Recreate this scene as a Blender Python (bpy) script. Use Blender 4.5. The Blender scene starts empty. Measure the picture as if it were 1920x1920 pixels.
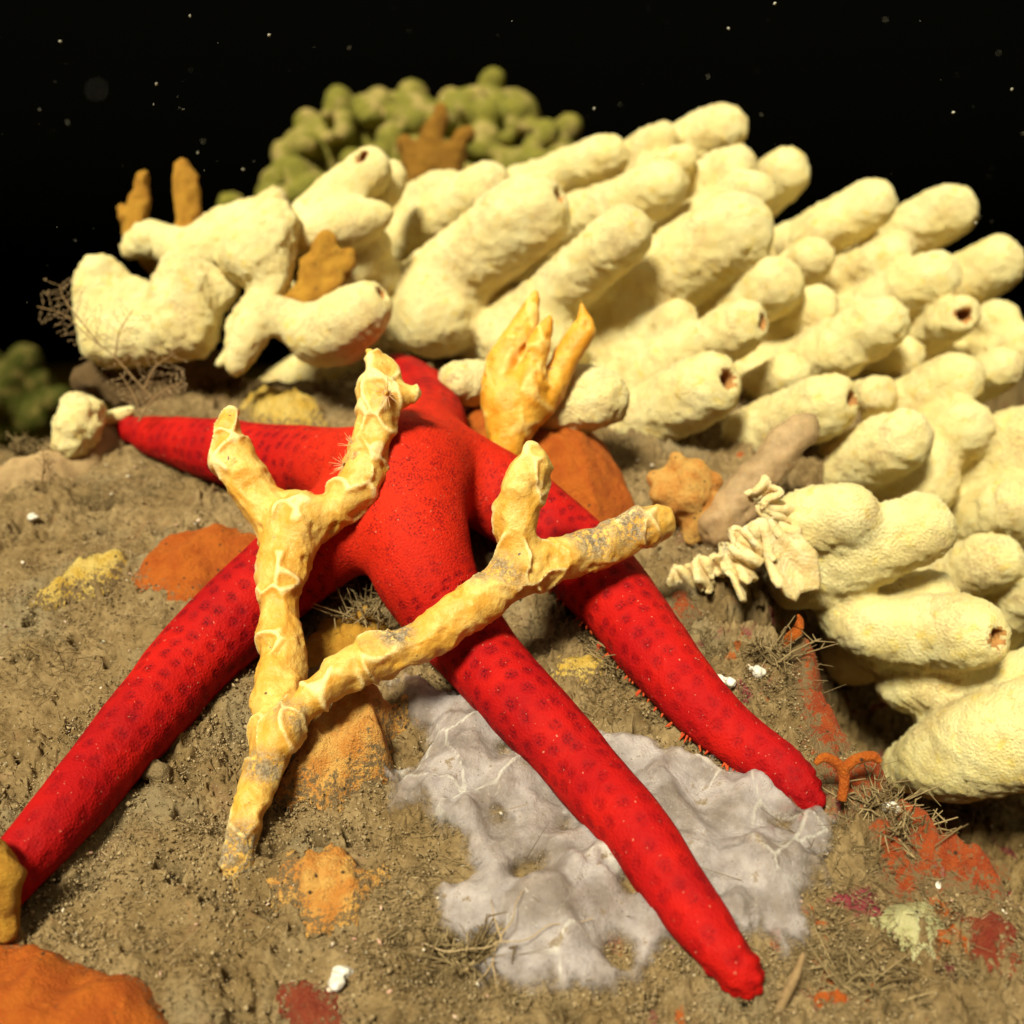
import bpy, math, random
import numpy as np
from mathutils import Vector
random.seed(7); RNG = np.random.default_rng(7)
SC = bpy.context.scene; COL = SC.collection

# ------------------------------------------------------------------ camera, water, flash stand-in, exposure
PITCH = math.radians(12.0)
cam_d = bpy.data.cameras.new('camera'); cam = bpy.data.objects.new('camera', cam_d); COL.objects.link(cam)
cam.location = (0, 0, 0); cam.rotation_euler = (math.radians(90) - PITCH, 0, 0)
cam_d.sensor_width = 36; cam_d.lens = 36; cam_d.clip_start = 0.05; cam_d.clip_end = 400
cam_d.dof.use_dof = True; cam_d.dof.focus_distance = 3.45; cam_d.dof.aperture_fstop = 0.85
SC.camera = cam
SC.render.resolution_x = 1024; SC.render.resolution_y = 1024

world = bpy.data.worlds.new('World'); SC.world = world; world.use_nodes = True
bg = world.node_tree.nodes['Background']
wt = world.node_tree                                         # fill added overhead, kept black towards the open water
tc = wt.nodes.new('ShaderNodeTexCoord'); sx = wt.nodes.new('ShaderNodeSeparateXYZ'); mr = wt.nodes.new('ShaderNodeMapRange'); mr.interpolation_type = 'SMOOTHSTEP'
wt.links.new(tc.outputs['Generated'], sx.inputs[0]); wt.links.new(sx.outputs['Z'], mr.inputs['Value'])
for k_, v_ in (('From Min', .36), ('From Max', .85), ('To Min', 0.0015), ('To Max', 0.34)): mr.inputs[k_].default_value = v_
wt.links.new(mr.outputs['Result'], bg.inputs['Strength']); bg.inputs['Color'].default_value = (1.0, 0.95, 0.80, 1)
FLASH_DIR = Vector((-0.26, -0.66, 0.70)).normalized()          # towards the light
sl = bpy.data.lights.new('flash_stand_in', 'SUN'); flash_stand_in = bpy.data.objects.new('flash_stand_in', sl); COL.objects.link(flash_stand_in)
sl.energy = 5.0; sl.angle = math.radians(13.0); sl.color = (1.0, 0.97, 0.91)  # sun lamp standing in for the camera flash
flash_stand_in.rotation_euler = (-FLASH_DIR).to_track_quat('-Z', 'Y').to_euler()
SC.view_settings.view_transform = 'Standard'; SC.view_settings.look = 'None'
SC.view_settings.exposure = 1.1; SC.view_settings.gamma = 1.0
SC.cycles.max_bounces = 8; SC.cycles.diffuse_bounces = 5; SC.cycles.use_denoising = True
SC.cycles.volume_bounces = 0

# ------------------------------------------------------------------ maths helpers
AX = np.array([0, math.cos(PITCH), -math.sin(PITCH)]); UP = np.array([0, math.sin(PITCH), math.cos(PITCH)]); RT = np.array([1., 0, 0])
def ray(px, py): return AX + RT * ((px - 960) / 1920) + UP * ((960 - py) / 1920)
def P(px, py, d): return ray(px, py) * d
def R(rpx, d): return rpx * d / 1920

_pr = np.random.default_rng(11); _perm = _pr.permutation(512).astype(np.int64); _perm = np.concatenate([_perm, _perm, _perm])
_g = _pr.normal(size=(512, 3)); _g /= np.linalg.norm(_g, axis=1)[:, None]; _g = _g.astype(np.float32)
def perlin(p):
    p = np.asarray(p, dtype=np.float64); i = np.floor(p).astype(np.int64); f = (p - i).astype(np.float32); i &= 511
    w = f * f * f * (f * (f * 6 - 15) + 10); out = np.zeros(len(p), np.float32)
    for dx in (0, 1):
        hx = _perm[i[:, 0] + dx]; wx = w[:, 0] if dx else 1 - w[:, 0]
        for dy in (0, 1):
            hy = _perm[hx + ((i[:, 1] + dy) & 511)]; wy = w[:, 1] if dy else 1 - w[:, 1]
            for dz in (0, 1):
                h = _perm[hy + ((i[:, 2] + dz) & 511)]; wz = w[:, 2] if dz else 1 - w[:, 2]
                g = _g[h]
                out += wx * wy * wz * (g[:, 0] * (f[:, 0] - dx) + g[:, 1] * (f[:, 1] - dy) + g[:, 2] * (f[:, 2] - dz))
    return out * 1.6
def fbm(p, oct=4, lac=2.1, gain=0.5):
    s = 0; a = 1.0; q = np.asarray(p, dtype=np.float64)
    for o in range(oct):
        s = s + a * perlin(q); q = q * lac + 17.3; a *= gain
    return s
def worley(p):
    p = np.asarray(p, dtype=np.float64); i = np.floor(p).astype(np.int64); f = p - i
    f1 = np.full(len(p), 9.); f2 = np.full(len(p), 9.); cid = np.zeros(len(p), np.int64)
    for dx in (-1, 0, 1):
        for dy in (-1, 0, 1):
            for dz in (-1, 0, 1):
                h = _perm[_perm[_perm[(i[:, 0] + dx) & 511] + ((i[:, 1] + dy) & 511)] + ((i[:, 2] + dz) & 511)]
                o = _g[h] * 0.5 + 0.5
                d = (dx + o[:, 0] - f[:, 0]) ** 2 + (dy + o[:, 1] - f[:, 1]) ** 2 + (dz + o[:, 2] - f[:, 2]) ** 2
                lt = d < f1
                f2 = np.where(lt, f1, np.minimum(f2, d)); f1 = np.where(lt, d, f1); cid = np.where(lt, h, cid)
    return np.sqrt(f1), np.sqrt(f2), cid
def sstep(a, b, x):
    t = np.clip((x - a) / (b - a), 0, 1); return t * t * (3 - 2 * t)
def softplus(x, k): return np.logaddexp(0, x / k) * k

# ------------------------------------------------------------------ sea floor shape
LIP = None                                                    # edge of the dark crevice, in plan
def gmac(x, y):
    x = np.asarray(x, float); y = np.asarray(y, float)
    z = -1.88 + 0.396 * (y - 2.36)
    z = z + 0.13 * np.exp(-(((x + 0.45) / 0.8) ** 2 + ((y - 4.6) / 0.5) ** 2))
    yr = 5.25 + 0.78 * sstep(-2.7, -1.7, x) + 0.4 * sstep(-1.5, -0.3, x)
    z = z - 1.5 * softplus(y - yr, 0.10) * (1 - sstep(-0.4, 0.5, x)) - 0.5 * softplus(y - yr, .2) * sstep(-0.4, 0.5, x)
    if LIP is not None:
        dist = np.full(x.shape, 9.); side = np.zeros(x.shape)
        for a, b in zip(LIP[:-1], LIP[1:]):
            ab = b - a; t = np.clip(((x - a[0]) * ab[0] + (y - a[1]) * ab[1]) / (ab @ ab), 0, 1); dx = x - a[0] - t * ab[0]; dy = y - a[1] - t * ab[1]; d = np.hypot(dx, dy)
            m = d < dist - 1e-9; dist = np.where(m, d, dist); side = np.where(m, ab[0] * (y - a[1]) - ab[1] * (x - a[0]), side)
        sd = np.where(side < 0, dist, -dist) + .03 * np.sin(9 * x + 1) + .03 * np.sin(13 * y)
        z = z - 1.3 * sstep(-.03, .30, sd)
    return z
def gmed(x, y):
    q = np.stack([x, y, np.zeros_like(x)], 1)
    return 0.050 * fbm(q * 2.3, 3) + 0.022 * perlin(q * 9 + 5)
def gtop(x, y):
    x = np.atleast_1d(np.asarray(x, float)); y = np.atleast_1d(np.asarray(y, float))
    return gmac(x, y) + gmed(x, y)
def gz(x, y): return float(gtop(x, y)[0])
def G(px, py, h=0.0):
    r = ray(px, py); ds = np.linspace(1.2, 9, 1600); pts = ds[:, None] * r
    below = pts[:, 2] < gtop(pts[:, 0], pts[:, 1]) + h
    k = int(np.argmax(below)) if below.any() else len(ds) - 1
    return r * ds[k]
LIP = np.array([G(*p)[:2] for p in [(2300, 1860), (1930, 1700), (1790, 1600), (1690, 1490), (1590, 1420), (1540, 1330), (1490, 1215), (1400, 1185), (1330, 1130), (1420, 1000), (1520, 900)]])
def Gd(px, py, h=0.0): return float(G(px, py, h) @ AX)

# ------------------------------------------------------------------ mesh helpers
def raw_mesh(name, V, F, smooth=True):
    me = bpy.data.meshes.new(name); V = np.asarray(V, np.float32); F = np.asarray(F, np.int32)
    n = F.shape[1]; me.vertices.add(len(V)); me.vertices.foreach_set('co', V.ravel())
    me.loops.add(F.size); me.loops.foreach_set('vertex_index', F.ravel())
    me.polygons.add(len(F)); me.polygons.foreach_set('loop_start', np.arange(0, F.size, n, dtype=np.int32))
    me.polygons.foreach_set('loop_total', np.full(len(F), n, np.int32))
    me.update(calc_edges=True); me.validate()
    me.polygons.foreach_set('use_smooth', np.full(len(me.polygons), smooth)); return me
def vnormals(V, F):
    V = np.asarray(V, float); N = np.zeros_like(V)
    a = V[F[:, 2]] - V[F[:, 0]]; b = V[F[:, -1]] - V[F[:, 1]] if F.shape[1] == 4 else V[F[:, 2]] - V[F[:, 1]]
    fn = np.cross(a, b) if F.shape[1] == 4 else np.cross(V[F[:, 1]] - V[F[:, 0]], V[F[:, 2]] - V[F[:, 0]])
    for k in range(F.shape[1]):
        for c in range(3): N[:, c] += np.bincount(F[:, k], fn[:, c], len(V))
    return N / (np.linalg.norm(N, axis=1)[:, None] + 1e-12)
def put_attr(me, **attrs):
    for k, v in attrs.items():
        v = np.asarray(v, np.float32)
        if v.ndim == 1: a = me.attributes.new(k, 'FLOAT', 'POINT'); a.data.foreach_set('value', v)
        else: a = me.attributes.new(k, 'FLOAT_VECTOR', 'POINT'); a.data.foreach_set('vector', v.ravel())
def link(name, me, mat, parent=None):
    o = bpy.data.objects.new(name, me); COL.objects.link(o)
    if mat: me.materials.append(mat)
    if parent: o.parent = parent
    return o
def tag(o, label, cat, group=None, kind=None):
    if label: o['label'] = label
    if cat: o['category'] = cat
    if group: o['group'] = group
    if kind: o['kind'] = kind
    return o
def submesh(name, V, F, sel, mat, parent=None, N=None, **attrs):
    Fs = F[sel]; u, inv = np.unique(Fs, return_inverse=True)
    me = raw_mesh(name, V[u], inv.reshape(Fs.shape)); put_attr(me, **{k: v[u] for k, v in attrs.items()})
    if N is not None and len(me.vertices) == len(u):
        me.normals_split_custom_set_from_vertices([tuple(n) for n in N[u].tolist()])
    return link(name, me, mat, parent)
def catmull(pts, n=8):
    p = np.asarray(pts, float); q = np.vstack([2 * p[0] - p[1], p, 2 * p[-1] - p[-2]]); out = []
    for i in range(1, len(q) - 2):
        t = np.linspace(0, 1, n, endpoint=False)[:, None]; a, b, c, d = q[i - 1], q[i], q[i + 1], q[i + 2]
        out.append(0.5 * (2 * b + (c - a) * t + (2 * a - 5 * b + 4 * c - d) * t ** 2 + (3 * b - a - 3 * c + d) * t ** 3))
    return np.vstack(out + [p[-1:]])
class Field:
    def __init__(s, lo, hi, h):
        s.lo = np.asarray(lo, float); s.h = h; s.n = np.maximum(4, np.ceil((np.asarray(hi) - s.lo) / h).astype(int) + 1)
        s.F = np.full(s.n, 9., np.float32); s.D = np.full(s.n, 9., np.float32); s.ID = np.zeros(s.n, np.int16)
    def box(s, P_, rad):
        a = np.clip(np.floor((P_.min(0) - rad - s.lo) / s.h).astype(int), 0, s.n - 1)
        b = np.clip(np.ceil((P_.max(0) + rad - s.lo) / s.h).astype(int) + 1, 1, s.n)
        if (b <= a).any(): return None
        sl_ = tuple(slice(a[i], b[i]) for i in range(3))
        X = np.meshgrid(*[(s.lo[i] + s.h * np.arange(a[i], b[i])).astype(np.float32) for i in range(3)], indexing='ij')
        return sl_, X
    def chain(s, pts, rad, k, id=0, sub=False):
        pts = np.asarray(pts, float); rad = np.asarray(rad, float); m = k + 3 * s.h
        bx = s.box(pts, rad.max() + m)
        if bx is None: return
        sl_, X = bx; best = np.full(X[0].shape, 9., np.float32)
        for i in range(len(pts) - 1):
            a, b = pts[i], pts[i + 1]; lo = np.minimum(a, b) - max(rad[i], rad[i + 1]) - m; hi = np.maximum(a, b) + max(rad[i], rad[i + 1]) + m
            o = [sl_[c].start for c in range(3)]
            ia = [int(np.clip(np.floor((lo[c] - s.lo[c]) / s.h) - o[c], 0, best.shape[c])) for c in range(3)]
            ib = [int(np.clip(np.ceil((hi[c] - s.lo[c]) / s.h) + 1 - o[c], 0, best.shape[c])) for c in range(3)]
            ss = tuple(slice(ia[c], ib[c]) for c in range(3))
            x, y, z = (X[c][ss] for c in range(3))
            if x.size == 0: continue
            ab = b - a; L = float(ab @ ab) + 1e-9
            t = np.clip(((x - a[0]) * ab[0] + (y - a[1]) * ab[1] + (z - a[2]) * ab[2]) / L, 0, 1)
            d = np.sqrt((x - a[0] - t * ab[0]) ** 2 + (y - a[1] - t * ab[1]) ** 2 + (z - a[2] - t * ab[2]) ** 2) - (rad[i] + t * (rad[i + 1] - rad[i]))
            best[ss] = np.minimum(best[ss], d)
        s.blend(sl_, best, k, id, sub)
    def blend(s, sl_, best, k, id, sub=False):
        F = s.F[sl_]
        if sub:
            nb = -best; hh = np.maximum(k - np.abs(F - nb), 0) / k; s.F[sl_] = np.maximum(F, nb) + hh * hh * k / 4
            near = best < 0.012; s.ID[sl_] = np.where(near, id, s.ID[sl_])
            return
        hh = np.maximum(k - np.abs(F - best), 0) / k; s.F[sl_] = np.minimum(F, best) - hh * hh * k / 4
        D = s.D[sl_]; w = best < D; s.D[sl_] = np.where(w, best, D); s.ID[sl_] = np.where(w, id, s.ID[sl_])
    def mesh(s):
        F = s.F; I = F < 0; n = s.n
        c = np.zeros(n - 1, np.int8)
        for dx in (0, 1):
            for dy in (0, 1):
                for dz in (0, 1): c += I[dx:n[0] - 1 + dx, dy:n[1] - 1 + dy, dz:n[2] - 1 + dz]
        act = (c > 0) & (c < 8); cells = np.argwhere(act); idx = np.full(n - 1, -1, np.int64); idx[act] = np.arange(len(cells))
        acc = np.zeros((len(cells), 3)); cnt = np.zeros(len(cells))
        cor = [np.array([a, b, d]) for a in (0, 1) for b in (0, 1) for d in (0, 1)]
        for a in cor:
            for ax in range(3):
                if a[ax]: continue
                b = a.copy(); b[ax] = 1
                fa = F[tuple((cells + a).T)]; fb = F[tuple((cells + b).T)]; cr = (fa < 0) != (fb < 0)
                t = np.where(cr, fa / np.where(cr, fa - fb, 1), 0); p = a + (b - a) * t[:, None]
                acc += np.where(cr[:, None], p, 0); cnt += cr
        V = s.lo + s.h * (cells + acc / cnt[:, None]); quads = []
        for ax in range(3):
            u, v = (ax + 1) % 3, (ax + 2) % 3
            a = [slice(None)] * 3; b = [slice(None)] * 3; a[ax] = slice(0, -1); b[ax] = slice(1, None)
            A = I[tuple(a)]; B = I[tuple(b)]; e = np.argwhere(A != B)
            e = e[(e[:, u] > 0) & (e[:, v] > 0) & (e[:, u] < n[u] - 1) & (e[:, v] < n[v] - 1)]
            sg = A[tuple(e.T)]; q = []
            for du, dv in ((-1, -1), (0, -1), (0, 0), (-1, 0)):
                k = e.copy(); k[:, u] += du; k[:, v] += dv; q.append(idx[tuple(k.T)])
            q = np.stack(q, 1); q[~sg] = q[~sg][:, ::-1]; quads.append(q)
        Q = np.vstack(quads); Q = Q[(Q >= 0).all(1)]
        vid = s.ID[tuple((np.clip(np.rint((V - s.lo) / s.h).astype(int), 0, n - 1)).T)]
        return V, Q, vid
def face_id(Q, vid): return np.sort(vid[Q], axis=1)[:, 1]
def main_piece(F):
    u, inv = np.unique(F, return_inverse=True); f = inv.reshape(F.shape); lab = np.arange(len(u))
    while True:
        old = lab.copy(); np.minimum.at(lab, f.ravel(), np.repeat(lab[f].min(1), f.shape[1])); lab = lab[lab]
        if (lab == old).all(): break
    return lab[f[:, 0]] == np.bincount(lab[f[:, 0]]).argmax()
class MB:
    """gathers tubes and small blobs into one mesh"""
    def __init__(s): s.V = []; s.F = []; s.n = 0; s.T = []
    def tube(s, pts, rad, seg=6, tint=0.0):
        pts = np.asarray(pts, float); rad = np.broadcast_to(np.asarray(rad, float), (len(pts),))
        T = np.gradient(pts, axis=0); T /= np.linalg.norm(T, axis=1)[:, None] + 1e-9
        ref = np.array([0.31, 0.2, 0.93]); U = np.cross(T, ref); U /= np.linalg.norm(U, axis=1)[:, None] + 1e-9; W = np.cross(T, U)
        a = np.linspace(0, 2 * np.pi, seg, endpoint=False)
        V = (pts[:, None] + rad[:, None, None] * (np.cos(a)[None, :, None] * U[:, None] + np.sin(a)[None, :, None] * W[:, None])).reshape(-1, 3)
        m = len(pts); i = np.arange(m - 1)[:, None] * seg + np.arange(seg)[None]; j = np.arange(m - 1)[:, None] * seg + (np.arange(seg)[None] + 1) % seg
        F = np.stack([i, j, j + seg, i + seg], -1).reshape(-1, 4)
        V = np.vstack([V, pts[:1], pts[-1:]]); k0 = m * seg; k = np.arange(seg); e = (m - 1) * seg
        c0 = np.stack([k, np.full(seg, k0), np.full(seg, k0), (k + 1) % seg], 1)
        s.V.append(V); s.F.append(F + s.n); s.T.append(np.full(len(V), tint)); s.n += len(V)
    def build(s, name, mat, parent=None):
        V = np.vstack(s.V); F = np.vstack(s.F); me = raw_mesh(name, V, F); put_attr(me, tint=np.concatenate(s.T), edge=np.ones(s.n)); return link(name, me, mat, parent)

# ------------------------------------------------------------------ material helper
class NT:
    def __init__(s, name):
        s.m = bpy.data.materials.new(name); s.m.use_nodes = True; s.t = s.m.node_tree; s.b = s.t.nodes['Principled BSDF']
        s.geo = s.t.nodes.new('ShaderNodeNewGeometry').outputs['Position']
    def put(s, sock, v):
        if isinstance(v, bpy.types.NodeSocket): s.t.links.new(v, sock)
        elif v is not None:
            if isinstance(v, (tuple, list)) and len(v) == 3 and sock.type == 'RGBA': v = (*v, 1)
            sock.default_value = v
    def noise(s, scale, detail=4, rough=0.55, vec=None, dist=0):
        n = s.t.nodes.new('ShaderNodeTexNoise'); s.put(n.inputs['Vector'], vec or s.geo); n.inputs['Scale'].default_value = scale
        n.inputs['Detail'].default_value = detail; n.inputs['Roughness'].default_value = rough; n.inputs['Distortion'].default_value = dist
        return n.outputs['Fac']
    def voro(s, scale, feature='F1', vec=None, rnd=1.0, dim='3D', out='Distance'):
        n = s.t.nodes.new('ShaderNodeTexVoronoi'); n.voronoi_dimensions = dim; n.feature = feature; s.put(n.inputs['Vector'], vec or s.geo)
        n.inputs['Scale'].default_value = scale; n.inputs['Randomness'].default_value = rnd; return n.outputs[out]
    def attr(s, name, out='Fac'):
        n = s.t.nodes.new('ShaderNodeAttribute'); n.attribute_name = name; return n.outputs[out]
    def ramp(s, v, a, b, ca=0.0, cb=1.0):
        n = s.t.nodes.new('ShaderNodeMapRange'); n.interpolation_type = 'SMOOTHSTEP'; s.put(n.inputs['Value'], v)
        for k, w in (('From Min', a), ('From Max', b), ('To Min', ca), ('To Max', cb)): n.inputs[k].default_value = w
        return n.outputs['Result']
    def math(s, op, a, b=None):
        n = s.t.nodes.new('ShaderNodeMath'); n.operation = op; s.put(n.inputs[0], a); s.put(n.inputs[1], b); return n.outputs[0]
    def mix(s, f, a, b):
        n = s.t.nodes.new('ShaderNodeMix'); n.data_type = 'RGBA'; s.put(n.inputs[0], f); s.put(n.inputs[6], a); s.put(n.inputs[7], b); return n.outputs[2]
    def bump(s, h, dist, strength=1.0, normal=None):
        n = s.t.nodes.new('ShaderNodeBump'); s.put(n.inputs['Height'], h); n.inputs['Distance'].default_value = dist; n.inputs['Strength'].default_value = strength
        if normal: s.put(n.inputs['Normal'], normal)
        return n.outputs['Normal']
    def out(s, color, rough=0.7, normal=None, spec=0.3, sss=0, rad=(0.05, 0.03, 0.015), scale=1.0, alpha=None):
        b = s.b.inputs; s.put(b['Base Color'], color); s.put(b['Roughness'], rough); s.put(b['Specular IOR Level'], spec)
        if normal: s.put(b['Normal'], normal)
        if sss: b['Subsurface Weight'].default_value = sss; b['Subsurface Radius'].default_value = rad; b['Subsurface Scale'].default_value = scale
        if alpha is not None: s.put(b['Alpha'], alpha)
        return s.m

def m_ground():
    t = NT('silt'); n1 = t.noise(3.5, 5, 0.6); n2 = t.noise(22, 6, 0.65); n3 = t.noise(90, 4, 0.7); pit = t.attr('pit')
    c = t.mix(t.ramp(n1, .35, .65), (0.215, 0.140, 0.064), (0.295, 0.202, 0.102))
    c = t.mix(t.ramp(n2, .40, .62), t.mix(0.5, c, (0.12, 0.072, 0.03)), c)
    c = t.mix(t.ramp(n3, .56, .74, 0, .8), c, (0.38, 0.27, 0.15)); c = t.mix(t.ramp(t.noise(2.2, 4, .6), .52, .68, 0, .55), c, (0.25, 0.20, 0.125))
    pk = t.noise(5.5, 4, .6, dist=.5); c = t.mix(t.math('MULTIPLY', t.ramp(pk, .60, .70), t.attr('pinkness')), c, (0.20, 0.035, 0.045))
    orr = t.noise(7.5, 4, .6, dist=.8); c = t.mix(t.math('MULTIPLY', t.ramp(orr, .64, .70), t.attr('pinkness')), c, (0.33, 0.07, 0.012))
    c = t.mix(t.ramp(t.noise(45, 2), .70, .76), c, (0.42, 0.36, 0.27))
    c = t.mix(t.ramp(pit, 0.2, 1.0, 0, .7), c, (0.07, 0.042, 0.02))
    return t.out(c, .95, t.bump(t.noise(170, 5, .75), .008, .9), .08)
def m_sponge(name, c1, c2, c3, fine=150):
    t = NT(name); n = t.noise(6, 4, .6); f = t.noise(fine, 3, .6); v = t.voro(fine * .55)
    c = t.mix(t.ramp(n, .35, .68), c1, c2); c = t.mix(t.ramp(t.noise(15, 3), .56, .72), c, c3)
    c = t.mix(t.math('MULTIPLY', t.ramp(t.noise(4.2, 4, .6, dist=.4), .46, .66), t.ramp(t.noise(70, 3, .6), .44, .62, .15, .75)), c, (0.62, 0.42, 0.22)); c = t.mix(t.ramp(f, .58, .75, 0, .5), c, t.mix(.5, c, (0.52, .33, .16)))
    h = t.math('ADD', t.math('MULTIPLY', t.ramp(v, 0, .8, 1, 0), .25), t.noise(fine * .55, 6, .75))
    return t.out(c, .9, t.bump(h, .024, .9), .1, sss=.12, rad=(.06, .04, .015))
def m_star():
    t = NT('starfish_skin'); uv = t.attr('arm', 'Vector'); d = t.attr('tipness')
    w = t.voro(14.5, vec=uv, rnd=.40, dim='2D'); fine = t.voro(105)
    wob = t.math('ADD', w, t.math('MULTIPLY', t.math('SUBTRACT', t.noise(22, 3), .5), .6))
    spot = t.ramp(wob, .10, .46, 1, 0); dots = t.ramp(fine, .25, .60, 1, 0)
    core = t.attr('core')
    base = t.mix(t.ramp(t.noise(4, 3), .35, .65), (0.31, 0.003, 0.004), (0.39, 0.006, 0.0035))
    base = t.mix(t.ramp(t.noise(2.6, 4, .6), .42, .66, 0, .75), base, (0.23, 0.002, 0.004)); base = t.mix(core, base, (0.45, 0.016, 0.004))
    k = t.math('MULTIPLY', spot, t.math('ADD', t.math('MULTIPLY', dots, .62), .34)); k = t.math('MULTIPLY', k, t.math('MULTIPLY', t.ramp(d, .0, 1, .95, .5), t.ramp(core, .3, .9, 1, 0))); k = t.math('ADD', k, t.math('MULTIPLY', t.math('MULTIPLY', core, dots), t.ramp(t.noise(17, 3), .40, .62, .12, .75)))
    c = t.mix(k, base, (0.075, 0.0, 0.004))
    c = t.mix(t.ramp(t.noise(75, 2), .70, .75, 0, .6), c, (.5, .24, .15))
    g = t.voro(100); h = t.math('ADD', t.math('MULTIPLY', t.ramp(g, 0, .7, 1, 0), .6), t.math('MULTIPLY', t.math('MULTIPLY', spot, t.ramp(core, .2, .6, 1, 0)), -1.1))
    return t.out(c, .72, t.bump(h, .0045, .6), .10, sss=.10, rad=(.08, .01, .008))
def m_branch(name, base, dark, pale, dirt=(0.13, 0.085, 0.05), amount=.64):
    t = NT(name); r = t.attr('ridge'); n = t.noise(9, 4, .6); f = t.noise(60, 4, .65)
    c = t.mix(t.ramp(n, .38, .66), dark, base); c = t.mix(t.ramp(f, .56, .72, 0, .45), c, dark); c = t.mix(t.ramp(t.voro(85), .10, .28, .55, 0), c, (0.50, 0.22, 0.03))
    c = t.mix(t.ramp(r, .45, 1, 0, .7), c, pale)
    di = t.math('MULTIPLY', t.attr('dirt'), t.ramp(t.noise(38, 5, .75), .40, .52))
    c = t.mix(di, c, t.mix(t.ramp(t.noise(120, 2), .4, .6), (0.15, 0.105, 0.065), (0.30, 0.225, 0.145)))
    c = t.mix(t.ramp(t.noise(26, 2), .72, .76), c, (0.10, 0.06, 0.03))
    return t.out(c, t.math('ADD', .42, t.math('MULTIPLY', di, .4)), t.bump(t.math('ADD', f, t.math('MULTIPLY', di, t.noise(100, 3, .7))), .010, .6), .35, sss=.30, rad=(.09, .05, .015))
def m_crust(name, c1, c2, pit=(0.05, 0.03, 0.015), silt=.62, rough=.75, fine=70, sss=.12):
    t = NT(name); n = t.noise(13, 5, .62); f = t.noise(fine, 4, .65)
    c = t.mix(t.ramp(n, .36, .64), c1, c2)
    si = t.math('ADD', t.noise(48, 6, .78), t.math('MULTIPLY', t.math('SUBTRACT', 1.0, t.ramp(t.attr('edge'), 0, .6)), .15)); c = t.mix(t.ramp(si, silt + .03, silt + .12), c, (0.21, 0.135, 0.065))
    c = t.mix(t.ramp(t.voro(18), .05, .16, 1, 0), c, pit)
    return t.out(c, rough, t.bump(t.math('ADD', f, t.math('ADD', n, t.noise(120, 4, .7))), .024, .9), .25, sss=sss, rad=(.06, .03, .01))
def m_mat():
    t = NT('white_mat'); r = t.attr('ridge'); n = t.noise(7, 5, .6); f = t.noise(45, 5, .7)
    c = t.mix(t.ramp(n, .35, .65), (0.27, 0.215, 0.20), (0.45, 0.385, 0.395)); c = t.mix(t.ramp(f, .56, .74, 0, .45), c, (0.20, 0.155, 0.11))
    c = t.mix(t.ramp(r, .35, 1, 0, .8), c, (0.66, 0.60, 0.56))
    c = t.mix(t.ramp(t.noise(9, 6, .78), .58, .66, 0, .85), c, (0.21, 0.14, 0.07))
    edge = t.math('ADD', t.attr('edge'), t.math('MULTIPLY', t.math('SUBTRACT', t.noise(13, 5, .65), .5), .8))
    c = t.mix(t.ramp(t.voro(42), .06, .16, .65, 0), c, (0.12, 0.085, 0.07)); c = t.mix(t.ramp(t.noise(90, 4, .7), .58, .70, 0, .6), c, (0.62, 0.56, 0.53))
    return t.out(c, .38, t.bump(t.math('ADD', f, t.noise(110, 4, .7)), .014, .7), .45, sss=.35, rad=(.10, .08, .06), alpha=t.math('MULTIPLY', t.ramp(edge, .0, .42, .0, 1), t.ramp(t.noise(9, 4, .6), .34, .66, .60, .93)))
def m_flat(name, c1, c2, scale=30, rough=.7, bump=.01, sss=0, spec=.25):
    t = NT(name); n = t.noise(scale, 4, .6); return t.out(t.mix(t.ramp(n, .35, .65), c1, c2), rough, t.bump(t.noise(scale * 3, 4, .65), bump, .7), spec, sss=sss, rad=(.05, .03, .01))
def m_clear():
    t = NT('clear_tube_skin'); n = t.noise(8, 4, .6); return t.out(t.mix(t.ramp(n, .35, .65), (0.36, 0.23, 0.12), (0.46, 0.31, 0.17)), .6, t.bump(t.noise(40, 4, .6), .01, .6), .25, sss=.2, alpha=t.ramp(t.noise(14, 4, .6), .3, .7, .45, .75))
def m_tint(name, c1, c2, rough=.85):
    t = NT(name); return t.out(t.mix(t.attr('tint'), c1, c2), rough, None, .15)
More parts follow.
